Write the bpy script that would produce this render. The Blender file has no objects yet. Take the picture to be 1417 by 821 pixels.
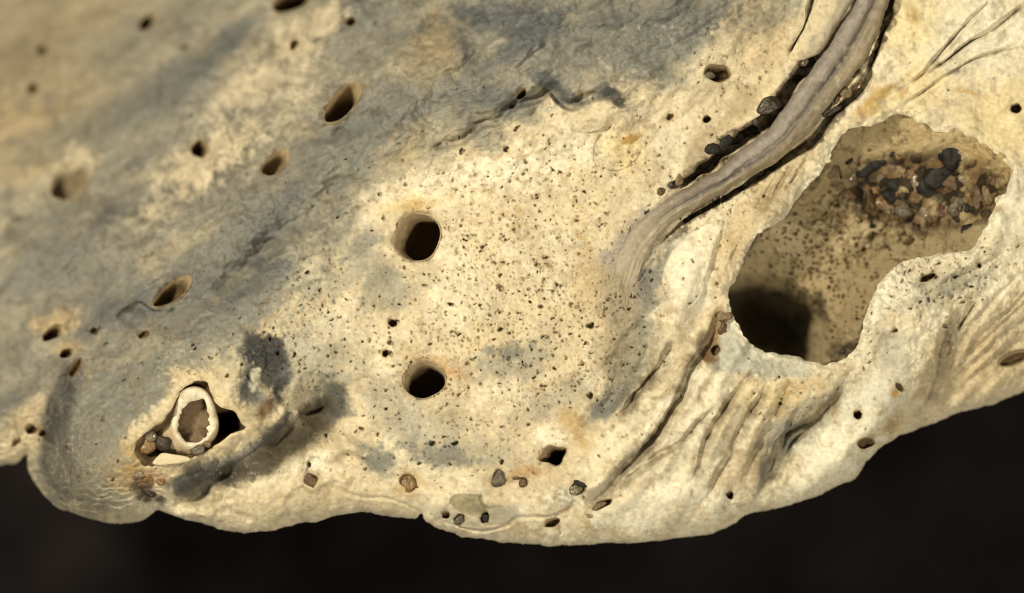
import bpy, math, random
import numpy as np

random.seed(7)
sc = bpy.context.scene
PXW, PXH = 1417.0, 821.0
D = 40.0                                  # camera distance to the focal plane (1 unit = 100 px of the photograph)

# ------------------------------------------------------------------ camera
cam_d = bpy.data.cameras.new('camera')
cam = bpy.data.objects.new('camera', cam_d)
sc.collection.objects.link(cam)
cam.location = (0, 0, D)
cam_d.sensor_width = 36.0
cam_d.lens = 36.0 * D / (PXW / 100.0)
cam_d.clip_start = 0.5
cam_d.clip_end = 400
cam_d.dof.use_dof = True
cam_d.dof.focus_distance = D + 0.08
cam_d.dof.aperture_fstop = 0.058
sc.camera = cam

# ------------------------------------------------------------------ ambient + lamp
w = bpy.data.worlds.new('World')
sc.world = w
w.use_nodes = True
w.node_tree.nodes['Background'].inputs['Color'].default_value = (1.0, 0.90, 0.70, 1)
w.node_tree.nodes['Background'].inputs['Strength'].default_value = 0.19

def area_lamp(name, loc, size, power, color):
    l = bpy.data.lights.new(name, 'AREA')
    l.shape = 'DISK'
    l.size = size
    l.energy = power
    l.color = color
    o = bpy.data.objects.new(name, l)
    sc.collection.objects.link(o)
    o.location = loc
    v = -np.array(loc, float)
    v /= np.linalg.norm(v)
    import mathutils
    o.rotation_euler = mathutils.Vector(v).to_track_quat('-Z', 'Y').to_euler()
    return o

area_lamp('desk_lamp', (-20.0, 14.0, 32.0), 5.0, 16300, (1.0, 0.875, 0.635))
area_lamp('fill_lamp', (13.0, -19.0, 34.0), 7.0, 8000, (1.0, 0.875, 0.635))  # added fill light, lifts the lower edge and the chamber walls

sc.view_settings.view_transform = 'Standard'
sc.view_settings.look = 'None'
sc.view_settings.exposure = 0.18
sc.view_settings.gamma = 1.0
sc.cycles.use_denoising = True
sc.cycles.filter_width = 1.2
sc.cycles.max_bounces = 6
sc.cycles.diffuse_bounces = 3
sc.cycles.transmission_bounces = 6

# ------------------------------------------------------------------ numeric helpers
F = np.float32
_rs = np.random.RandomState(11)
_TAB = [_rs.uniform(-1, 1, (256, 256)).astype(F) for _ in range(8)]

def vnoise(x, y, seed=0):
    t = _TAB[seed % 8]
    o1, o2 = (seed * 37) % 251, (seed * 91) % 241
    xf = np.floor(x); yf = np.floor(y)
    fx = (x - xf).astype(F); fy = (y - yf).astype(F)
    xi = (xf.astype(np.int32) + o1) & 255; yi = (yf.astype(np.int32) + o2) & 255
    xj = (xi + 1) & 255; yj = (yi + 1) & 255
    fx = fx * fx * fx * (fx * (fx * 6 - 15) + 10)
    fy = fy * fy * fy * (fy * (fy * 6 - 15) + 10)
    a = t[yi, xi]; b = t[yi, xj]; c = t[yj, xi]; d = t[yj, xj]
    top = a + (b - a) * fx
    return top + ((c + (d - c) * fx) - top) * fy

def rot(u, v, deg):
    """coordinates along / across a direction that rises to the right by deg in the picture"""
    c, s = math.cos(math.radians(deg)), math.sin(math.radians(deg))
    return u * c - v * s, u * s + v * c

def fbm(u, v, wl, octv=4, seed=0, gain=0.5, deg=None, stretch=1.0):
    if deg is not None:
        u, v = rot(u, v, deg)
        u = u / stretch
    out = 0; amp = 1.0; tot = 0
    for k in range(octv):
        uu, vv = (u * 0.8 - v * 0.6, u * 0.6 + v * 0.8) if k % 2 else (u, v)
        out = out + amp * vnoise(uu / wl + 13.7 * k, vv / wl + 5.1 * k, seed + 3 * k)
        tot += amp
        amp *= gain; wl *= 0.5
    return out / tot * 1.5

def ss(a, b, x):
    t = np.clip((x - a) / (b - a), 0, 1)
    return t * t * (3 - 2 * t)

def smooth_poly(pts, n=8, closed=False):
    """Catmull-Rom through the points"""
    P = [np.array(p, float) for p in pts]
    out = []
    m = len(P)
    rng = range(m if closed else m - 1)
    for i in rng:
        p0 = P[(i - 1) % m] if closed or i > 0 else P[0]
        p1 = P[i]; p2 = P[(i + 1) % m]
        p3 = P[(i + 2) % m] if closed or i + 2 < m else P[-1]
        for k in range(n):
            t = k / n
            out.append(0.5 * ((2 * p1) + (-p0 + p2) * t + (2 * p0 - 5 * p1 + 4 * p2 - p3) * t * t + (-p0 + 3 * p1 - 3 * p2 + p3) * t ** 3))
    if not closed:
        out.append(P[-1])
    return np.array(out)

def dist_poly(U, V, pts, closed=False, with_t=False):
    """unsigned distance to a polyline (and the share of its length at the nearest point)"""
    pts = np.asarray(pts, float)
    n = len(pts)
    best = np.full(U.shape, 1e9, F)
    bt = np.zeros(U.shape, F) if with_t else None
    segs = n if closed else n - 1
    for i in range(segs):
        x0, y0 = pts[i]; x1, y1 = pts[(i + 1) % n]
        dx, dy = x1 - x0, y1 - y0
        L = dx * dx + dy * dy + 1e-9
        t = np.clip(((U - x0) * dx + (V - y0) * dy) / L, 0, 1)
        d = (U - x0 - t * dx) ** 2 + (V - y0 - t * dy) ** 2
        m = d < best
        best = np.where(m, d, best)
        if with_t:
            bt = np.where(m, (i + t) / segs, bt)
    return (np.sqrt(best), bt) if with_t else np.sqrt(best)

def inside_poly(U, V, pts):
    pts = np.asarray(pts, float)
    n = len(pts)
    ins = np.zeros(U.shape, bool)
    j = n - 1
    for i in range(n):
        xi, yi = pts[i]; xj, yj = pts[j]
        c = ((yi > V) != (yj > V)) & (U < (xj - xi) * (V - yi) / (yj - yi + 1e-12) + xi)
        ins ^= c
        j = i
    return ins

class Field:
    """window-limited stamping on a pair of coordinate arrays"""
    def __init__(self, U, V):
        self.U, self.V = U, V
        self.grid = U.ndim == 2
        if self.grid:
            self.u0, self.du = U[0, 0], U[0, 1] - U[0, 0]
            self.v0, self.dv = V[0, 0], V[1, 0] - V[0, 0]
    def win(self, x0, x1, y0, y1):
        h, wd = self.U.shape
        a = int(np.clip((x0 - self.u0) / self.du, 0, wd)); b = int(np.clip((x1 - self.u0) / self.du + 2, 0, wd))
        c = int(np.clip((y0 - self.v0) / self.dv, 0, h)); d = int(np.clip((y1 - self.v0) / self.dv + 2, 0, h))
        return slice(c, d), slice(a, b)

# ------------------------------------------------------------------ outlines read off the photograph (pixels)
EDGE = [(-260, 655), (-150, 640), (-60, 648), (0, 643), (20, 641), (30, 634), (37, 632), (38, 645), (45, 661), (56, 681), (75, 699), (100, 711), (130, 719),
        (165, 724), (190, 722), (207, 714), (217, 707), (230, 710), (260, 720), (300, 732), (335, 738), (370, 735), (400, 728),
        (440, 721), (470, 714), (505, 709), (530, 715), (555, 717), (575, 718), (583, 711), (590, 722), (605, 731), (640, 742),
        (680, 748), (720, 752), (770, 755), (820, 753), (870, 752), (920, 747), (955, 742), (985, 738), (1010, 728), (1030, 713),
        (1060, 708), (1100, 697), (1130, 686), (1160, 672), (1183, 661), (1200, 640), (1215, 622), (1240, 607), (1255, 598),
        (1290, 587), (1320, 575), (1340, 568), (1370, 561), (1395, 550), (1417, 541), (1500, 505), (1620, 450), (1760, 400)]
EDGE = smooth_poly(EDGE, 3)
CAV = [(1010, 408), (1018, 388), (1030, 362), (1050, 326), (1068, 316), (1085, 297), (1112, 267), (1132, 247), (1150, 218), (1164, 188),
       (1182, 177), (1220, 169), (1243, 161), (1267, 168), (1298, 182), (1322, 184), (1345, 196), (1372, 214), (1390, 234), (1398, 249), (1392, 263),
       (1380, 275), (1370, 299), (1361, 319), (1348, 342), (1327, 348), (1304, 351), (1276, 357), (1253, 362), (1232, 376), (1216, 392),
       (1210, 412), (1199, 428), (1194, 455), (1185, 478), (1173, 492), (1156, 501), (1144, 503), (1128, 500), (1105, 496),
       (1077, 490), (1054, 485), (1036, 471), (1022, 455), (1013, 428)]
CAV = smooth_poly(CAV, 2, True)
WORM = [(262, 532), (275, 527), (287, 531), (291, 540), (295, 552), (303, 563), (318, 566), (327, 573), (333, 586), (340, 592),
        (331, 597), (318, 603), (305, 613), (293, 619), (284, 624), (264, 633), (240, 637), (222, 640), (211, 644), (198, 640), (188, 629),
        (187, 618), (195, 606), (206, 596), (222, 586), (233, 575), (240, 560), (250, 543)]
WORM = smooth_poly(WORM, 2, True)

# bore holes: x, y, half length, half width, tilt (deg, rising to the right), wall depth, lean x, lean y, opens into a void, label
HOLES = [
    (577, 328, 34, 31, 60, 32, 0.42, 0.26, 1, 'upper round bore hole of the pair in the pitted cream area'),
    (587, 525, 29, 26, 20, 20, 0.26, 0.50, 1, 'lower round bore hole of the pair in the pitted cream area'),
    (993, 101, 18, 12, -5, 30, 0.0, 0.25, 0, 'oval bore hole holding a pale grain, beside the ridge'),
    (721, 130, 9, 6, 55, 26, 0.1, 0.2, 0, 'small dark slit hole above the cream step'),
    (765, 630, 18, 13, 20, 26, 0.35, 0.2, 1, 'square-edged hole near the lower lip'),
    (543, 447, 6, 5.5, 0, 18, 0.1, 0.1, 0, 'tiny hole between the two round bore holes'),
    (533, 489, 5, 4.5, 0, 14, 0.1, 0.1, 0, None),
    (474, 143, 34, 15, 46, 70, -0.12, 0.46, 0, 'long slanting bore hole in the grey area'),
    (381, 226, 23, 12, 42, 34, -0.12, 0.50, 0, 'shallow slanting hole with a brown wall'),
    (277, 206, 13, 11, 45, 44, -0.1, 0.25, 0, None),
    (204, 31, 14, 8, 38, 44, -0.15, 0.22, 0, None),
    (403, 2, 28, 12, 20, 50, 0.1, 0.3, 1, 'wide dark hole at the far upper rim'),
    (100, 248, 36, 21, 46, 34, -0.20, 0.75, 0, 'blurred shallow hole on the far slope'),
    (239, 404, 30, 12, 36, 42, -0.15, 0.42, 0, 'long slanting hole with a dark fibre at its end'),
    (73, 461, 17, 8, 30, 40, -0.15, 0.25, 0, None),
    (92, 489, 10, 6, 20, 30, -0.1, 0.2, 0, None),
    (104, 509, 15, 6, 58, 10, 0.0, 0.2, 0, None),
    (485, 30, 7, 6, 40, 20, 0.2, 0.2, 0, None),
    (1010, 685, 5.5, 5, 0, 18, 0.0, 0.1, 0, None),
    (1187, 574, 6.5, 5.5, 10, 22, 0.0, 0.1, 0, None),
    (1406, 150, 8, 6.5, 10, 20, 0.0, 0.1, 0, None),
    (43, 594, 8, 7, 30, 18, 0.1, 0.2, 0, None),
    (978, 165, 5.5, 5, 0, 16, 0.0, 0.1, 0, None),
    (1284, 384, 12, 4.5, 22, 14, 0.0, 0.1, 0, 'narrow dark slot in the speckled right rim'),
    (1403, 496, 22, 8, 18, 12, 0.1, 0.2, 0, 'brown wedge-shaped pocket in the layered right flank'),
    (430, 664, 9.5, 8.5, 0, 10, 0.0, 0.1, 0, None),
    (565, 667, 13.5, 9.5, -20, 10, 0.0, 0.1, 0, None),
    (690, 661, 11.5, 8.5, 80, 10, 0.0, 0.1, 0, None),
    (636, 718, 7.5, 7, 0, 12, 0.0, 0.1, 0, None),
    (617, 713, 5.5, 5, 0, 12, 0.0, 0.1, 0, None),
    (671, 716, 8, 6, 80, 14, 0.0, 0.1, 0, None),
    (764, 723, 11, 6, 20, 16, 0.1, 0.2, 0, 'ragged little hole with a crack below it on the lip'),
    (834, 698, 15, 4.5, 24, 14, 0.0, 0.1, 0, 'narrow slot on the lower lip'),
    (407, 62, 8, 5, 60, 12, 0.1, 0.2, 0, None),
    (45, 123, 9, 7, 20, 14, 0.1, 0.2, 0, None),
    (58, 70, 8, 6, 30, 14, 0.1, 0.2, 0, None),
    (130, 458, 6, 5, 30, 14, 0.1, 0.2, 0, None),
    (199, 463, 8, 5, 20, 9, 0.1, 0.2, 0, None),
    (724, 668, 7, 5, 70, 8, 0.0, 0.1, 0, None),
    (892, 345, 7, 4, 20, 10, 0.0, 0.1, 0, None),
    (927, 162, 5, 4, 40, 5, 0.0, 0.1, 0, None),
    (800, 676, 11, 8, 30, 9, 0.0, 0.1, 0, None),
    (1198, 613, 13, 7, 15, 14, 0.0, 0.1, 0, 'small triangular notch just above the lower right edge'),
    (1245, 536, 8, 4, -50, 5, 0.0, 0.1, 0, None),
    (990, 484, 8, 6, 40, 14, 0.0, 0.1, 0, None),
]

def wobble(th, k, amt):
    r = np.random.RandomState(100 + k)
    o = 0
    for n in range(2, 7):
        o = o + r.uniform(-1, 1) / n * np.cos(n * th + r.uniform(0, 6.28))
    return 1 + amt * o

def hole_rel(U, V, k):
    """radius relative to the rim of hole k (1 at the rim)"""
    x, y, a, b, deg = HOLES[k][:5]
    p, q = rot(U - x, V - y, deg)
    th = np.arctan2(q / b, p / a)
    rim = wobble(th, k, 0.12 if a > 20 else 0.24)
    if k == 4:
        rim = rim * (1 + 0.13 * np.cos(4 * th))
    return np.sqrt((p / a) ** 2 + (q / b) ** 2) / rim

# pits: positions drawn from a density map, each with its own size, tilt and depth
PIT_ZONES = [  # x, y, sx, sy, count, size, elongation, tilt
    (735, 385, 85, 70, 620, 2.6, 1.6, -35), (650, 330, 90, 70, 230, 2.4, 1.5, -25), (720, 480, 110, 55, 460, 2.6, 1.7, -20), (640, 560, 130, 55, 420, 2.3, 1.5, -30),
    (800, 300, 70, 55, 200, 2.2, 1.5, -35), (720, 235, 80, 30, 110, 2.3, 1.4, 0), (420, 440, 50, 50, 270, 2.5, 1.8, -35), (560, 265, 60, 20, 60, 2.2, 1.4, 0),
    (1010, 120, 40, 45, 90, 2.2, 1.4, 30), (1000, 70, 40, 25, 50, 1.8, 1.4, 30), (1270, 395, 50, 28, 190, 2.7, 1.9, 20), (1350, 350, 40, 20, 90, 2.5, 1.6, 10),
    (1200, 470, 20, 45, 70, 2.5, 1.8, 50), (870, 430, 40, 60, 90, 2.3, 1.6, 40), (530, 480, 60, 60, 140, 2.0, 1.4, 0), (250, 500, 90, 40, 110, 2.3, 1.6, 20),
    (560, 630, 80, 25, 110, 2.2, 1.7, -35), (1080, 540, 40, 25, 60, 2.4, 1.5, 30), (880, 660, 120, 40, 40, 1.8, 1.3, 0), (1300, 130, 80, 60, 40, 1.8, 1.4, 0),
    (1010, 330, 30, 50, 90, 2.4, 1.6, 50), (700, 420, 300, 160, 200, 1.6, 1.4, -20), (330, 260, 220, 130, 120, 2.3, 1.7, 35),
    (120, 620, 60, 50, 80, 2.2, 1.6, 50), (850, 190, 60, 40, 60, 2.2, 1.4, 0), (905, 250, 30, 50, 60, 2.3, 1.4, 40), (1140, 440, 60, 60, 20, 2, 1.4, 0), (1170, 600, 50, 30, 25, 1.8, 1.3, 0)]
def make_pits():
    r = np.random.RandomState(5)
    L = []
    for (x, y, sx, sy, n, s, el, tl) in PIT_ZONES:
        for _ in range(int(n * 1.7)):
            a = 0.43 * s * min(math.exp(r.normal(0, 0.42)), 2.2)
            e = 1 + (el - 1) * r.uniform(0, 1.6)
            L.append((r.normal(x, sx), r.normal(y, sy), a * math.sqrt(e), a / math.sqrt(e), tl + r.normal(0, 28), r.uniform(0.3, 1.5) * a, r.uniform(0.10, 0.85)))
    for (x, y, a, b, t) in [(692, 398, 8, 4, -35), (748, 424, 5, 3.5, 0), (625, 421, 4.5, 4, 0), (640, 210, 5, 4, 0), (701, 208, 4, 4, 0), (728, 224, 4, 2.5, 0), (775, 238, 5, 3, -40),
                            (714, 178, 6, 3, 40), (540, 489, 4, 4, 0), (500, 594, 6, 3, -25), (540, 474, 5, 3.5, 0), (818, 452, 6, 5, 0), (692, 456, 4, 4, 0), (817, 548, 5, 5, 0), (630, 614, 4, 4, 0),
                            (599, 614, 4.5, 4, 0), (580, 642, 4, 3, 0), (694, 640, 3.5, 3.5, 0), (428, 642, 3.5, 5, 0), (720, 130, 4, 4, 0), (22, 612, 8, 5, 20), (60, 601, 6, 5, 0), (1308, 452, 4, 4, 0), (1238, 458, 5, 4, 40)]:
        L.append((x, y, 0.85 * a, 0.85 * b, t, 1.1 * b, 0.75))
    return L
PITS = make_pits()

# ------------------------------------------------------------------ the relief (pixels towards the camera)
RL = [(1200, -160), (1188, -50), (1180, 0), (1154, 44), (1123, 88), (1088, 140), (1053, 184), (1022, 206), (987, 236), (948, 258), (913, 278), (880, 308), (854, 345), (838, 392), (832, 440)]
RR = [(1262, -160), (1245, -50), (1233, 0), (1220, 44), (1202, 83), (1167, 127), (1132, 171), (1101, 206), (1068, 230), (1027, 254), (983, 281), (943, 303), (917, 326), (893, 364), (876, 408), (866, 450)]
RLs, RRs = smooth_poly(RL, 10), smooth_poly(RR, 10)
CREV_L = [(1132, 84), (1106, 104), (1080, 145), (1045, 178), (1010, 200), (966, 238), (918, 266)]
CREV_R = [(1262, -150), (1245, -40), (1217, 60), (1192, 112), (1160, 152), (1128, 190), (1084, 226), (1040, 252), (998, 276), (960, 298), (928, 320), (906, 342)]
STEP = [(528, 238), (560, 225), (600, 205), (640, 198), (668, 176), (690, 172), (712, 150), (745, 142), (760, 130), (770, 140), (782, 150), (796, 152), (808, 143), (830, 136), (846, 137), (860, 147), (880, 140)]
FOLDS = [  # points, width, depth, darkness, colour index (0 grey-brown, 1 grey, 2 dark)
    ([(925, 470), (920, 483), (912, 505), (894, 527), (876, 549), (863, 569), (848, 580)], 5, 17, 0.85, 0),
    ([(1000, 412), (986, 448), (973, 470), (955, 496), (944, 527), (931, 558), (912, 589), (890, 619), (859, 648), (833, 681), (806, 703)], 7, 24, 1.0, 0),
    ([(990, 562), (969, 580), (942, 610), (912, 628), (876, 654), (837, 689)], 6, 10, 0.35, 0),
    ([(1045, 510), (1039, 518), (1012, 549), (995, 575), (977, 606), (964, 650), (958, 668)], 8, 17, 0.65, 0),
    ([(1066, 528), (1043, 562), (1021, 597), (1004, 632), (986, 663), (978, 690)], 8, 15, 0.6, 0),
    ([(1095, 530), (1075, 565), (1050, 610), (1030, 650)], 9, 8, 0.18, 0),
    ([(905, 440), (898, 457), (890, 488), (868, 518), (850, 549), (828, 571), (800, 588)], 22, 27, 0.35, 1),
    ([(1175, 510), (1156, 544), (1129, 571), (1098, 587), (1068, 606), (1061, 642), (1055, 669), (1036, 708)], 10, 24, 0.85, 1),
    ([(1120, 590), (1095, 615), (1078, 650), (1062, 672)], 5, 9, 0.55, 1),
    ([(1112, 560), (1095, 585), (1085, 610), (1080, 630)], 4, 7, 0.4, 1),
    ([(1330, 425), (1316, 447), (1304, 478), (1297, 517), (1285, 552), (1258, 597)], 11, 16, 0.35, 0),
    ([(1351, 416), (1338, 436), (1324, 458)], 4, 10, 0.5, 0),
    ([(1420, 372), (1370, 420), (1335, 465), (1318, 500), (1296, 545)], 4, 3.5, 0.28, 0),
    ([(1440, 400), (1385, 450), (1340, 495), (1306, 545)], 4, 3.5, 0.28, 0),
    ([(1440, 425), (1390, 465), (1345, 505), (1290, 572)], 4, 3.5, 0.28, 0),
    ([(1440, 385), (1400, 425), (1362, 460), (1330, 500)], 4, 3.5, 0.28, 0),
    ([(1440, 450), (1400, 478), (1350, 520), (1310, 555)], 4, 3.5, 0.28, 0),
    ([(1400, 345), (1360, 368), (1320, 385), (1300, 400)], 5, 7, 0.35, 1),
    ([(1375, -5), (1345, 25), (1310, 65), (1275, 105), (1255, 118)], 2.6, 7, 0.8, 0),
    ([(1425, 0), (1400, 20), (1370, 45), (1345, 57), (1305, 88), (1272, 108)], 2.8, 9, 1.0, 0),
    ([(1425, 58), (1380, 72), (1345, 84), (1300, 112), (1270, 132), (1240, 155)], 2.6, 7, 0.8, 0),
    ([(1262, 118), (1235, 130), (1205, 152), (1190, 168)], 5, 5, 0.35, 0),
    ([(1100, 220), (1075, 262), (1052, 300)], 4, 6, 0.5, 0),
    ([(1128, 200), (1100, 245), (1085, 265)], 4, 5, 0.4, 0),
    ([(470, 540), (440, 562), (405, 597), (360, 630), (310, 660), (255, 692), (222, 706)], 28, 34, 0, 0),
    ([(108, 502), (88, 540), (70, 580), (55, 620), (52, 650)], 12, 18, 0, 0),
    ([(100, 520), (92, 570), (85, 620), (105, 690)], 5, 4, 0, 0),
    ([(455, 672), (500, 688), (535, 690), (575, 705), (584, 713)], 2.2, 2.5, 0.15, 0),
    ([(596, 712), (630, 727), (665, 735), (700, 728), (720, 717), (760, 716), (785, 706), (800, 690), (820, 684)], 2.2, 3.5, 0.35, 0),
    ([(905, 342), (892, 375), (904, 405), (908, 440)], 10, 10, 0.3, 1),
    ([(925, 318), (912, 350), (922, 385), (918, 420)], 5, 5, 0.45, 0),
    ([(880, 360), (868, 400), (872, 430)], 5, 4, 0.4, 1),
    ([(1150, -150), (1130, -30), (1118, 28), (1103, 58), (1090, 78)], 3.2, 20, 0.7, 2),
    ([(700, 180), (690, 200), (668, 206), (650, 200)], 2.5, 3, 0.25, 1),
    ([(832, 240), (822, 215), (830, 190), (850, 172)], 2.5, 4, 0.3, 0),
    ([(832, 236), (858, 238), (880, 222), (892, 200)], 2.5, 4, 0.35, 0),
    ([(788, 178), (805, 185), (835, 181), (850, 172)], 2, 4, 0.35, 0),
    ([(422, 575), (440, 568), (452, 562)], 1.8, 7, 0.9, 2),
    ([(905, 355), (893, 375), (880, 395)], 1.8, 5, 0.6, 0),
    ([(664, 684), (669, 698), (677, 706)], 1.6, 3, 0.5, 0),
    ([(772, 728), (776, 736), (772, 742)], 1.5, 5, 0.8, 2),
    ([(600, 26), (640, 40), (660, 70), (655, 110)], 14, 6, 0, 0),
    ([(650, 100), (668, 125), (700, 118), (740, 90), (790, 60)], 12, 5, 0, 0),
    ([(100, 180), (200, 120), (300, 60), (380, 20)], 26, 14, 0, 0),
    ([(180, 290), (280, 260), (380, 200), (480, 180), (540, 130)], 22, 16, 0, 0),
    ([(150, 440), (240, 430), (330, 380), (420, 300), (500, 230)], 24, 16, 0, 0),
    ([(0, 330), (90, 290), (160, 240)], 24, 14, 0, 0),
]
FOLDS = [(smooth_poly(p, 4), wd, dp, dk, ci) for (p, wd, dp, dk, ci) in FOLDS]
LAYERS = [  # edge (upper right to lower left), drop on its right, distance over which the lower layer rises again
    ([(928, 468), (920, 483), (912, 505), (894, 527), (876, 549), (863, 569), (845, 585)], 15, 16),
    ([(1000, 412), (986, 448), (973, 470), (955, 496), (944, 527), (931, 558), (912, 589), (890, 619), (859, 648), (833, 681), (806, 703)], 20, 18),
    ([(992, 560), (969, 580), (942, 610), (912, 628), (876, 654), (837, 689)], 8, 14),
    ([(1045, 512), (1012, 549), (995, 575), (977, 606), (964, 650), (956, 672)], 13, 16),
    ([(1068, 526), (1043, 562), (1021, 597), (1004, 632), (986, 663), (976, 694)], 12, 18),
    ([(1100, 525), (1078, 562), (1054, 606), (1034, 645), (1020, 690)], 9, 20),
    ([(1180, 508), (1156, 544), (1129, 571), (1098, 590), (1074, 612), (1062, 642), (1055, 669), (1034, 712)], 22, 20),
    ([(1330, 425), (1316, 447), (1304, 478), (1297, 517), (1285, 552), (1256, 600)], 24, 34),
    ([(462, 540), (430, 566), (385, 600), (342, 634), (300, 658), (255, 684), (225, 700)], 17, 34),
    ([(1090, 215), (1066, 258), (1040, 300), (1018, 345), (1000, 385)], 7, 12),
    ([(1000, 310), (985, 360), (972, 410), (960, 440)], 7, 14),
    ([(960, 318), (930, 347), (915, 383), (921, 405)], -7, 20),
]
LAYERS = [(smooth_poly(p, 4), h, L) for (p, h, L) in LAYERS]
def right_of(U, V, pts):
    """distance to a polyline, positive on its right-hand (picture right) side"""
    best = np.full(U.shape, 1e9, F); sg = np.ones(U.shape, F); bt = np.zeros(U.shape, F)
    n = len(pts) - 1
    for i in range(n):
        x0, y0 = pts[i]; x1, y1 = pts[i + 1]
        dx, dy = x1 - x0, y1 - y0
        t = np.clip(((U - x0) * dx + (V - y0) * dy) / (dx * dx + dy * dy + 1e-9), 0, 1)
        d = (U - x0 - t * dx) ** 2 + (V - y0 - t * dy) ** 2
        m = d < best
        best = np.where(m, d, best); sg = np.where(m, np.sign(dy * (U - x0) - dx * (V - y0)), sg); bt = np.where(m, (i + t) / n, bt)
    return np.sqrt(best) * sg, bt
BUMPS = [  # x, y, half length, half width, tilt, height
    (190, 605, 185, 72, 42, 46), (100, 640, 55, 70, 10, 8), (420, 660, 110, 45, 10, 12), (335, 700, 110, 30, 8, 8), (640, 440, 260, 200, 0, 10), (825, 160, 32, 20, 10, 9), (300, 240, 90, 30, 38, 14),
    (445, 40, 70, 26, 35, 12), (205, 350, 80, 24, 38, 16), (470, 235, 70, 30, 40, 12), (860, 205, 34, 34, 0, 5), (1290, 60, 130, 60, 30, 14),
    (1270, 420, 90, 44, 28, 26), (1200, 590, 130, 42, 52, 34), (898, 550, 95, 15, 53, 15), (952, 552, 85, 12, 58, 13), (1003, 592, 75, 12, 60, 13), (1038, 612, 75, 13, 62, 13), (905, 652, 75, 14, 42, 12), (935, 420, 70, 18, 68, 14), (1180, 610, 110, 24, 46, 14), (1090, 580, 60, 14, 58, 10), (1060, 310, 90, 22, 55, 16), (950, 400, 70, 26, 65, 14), (1175, 120, 60, 20, 55, 8), (860, 700, 150, 30, 5, 14), (960, 600, 60, 110, -25, 8),
    (75, 440, 40, 18, 35, 10), (640, 60, 50, 18, 60, 10), (780, 75, 60, 14, 35, 9), (1110, 60, 40, 14, 60, 8), (1380, 330, 60, 30, 30, 14), (380, 500, 50, 50, 0, 6), (1000, 40, 60, 30, 20, 8)]

def base_depth(U, V):
    s = ((620 - U) * 0.68 + (330 - V) * 0.73)
    s = np.maximum(s, 0)
    z = -1.15 * (np.sqrt(s * s + 260.0 ** 2) - 260.0)
    r = np.maximum((U - 1235) * 0.62 + (V - 440) * 0.78, 0)
    z = z - 0.55 * (np.sqrt(r * r + 60.0 ** 2) - 60.0)
    t = np.maximum(V - 560, 0)
    z = z - 0.0008 * t * t
    return z.astype(F)

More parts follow.
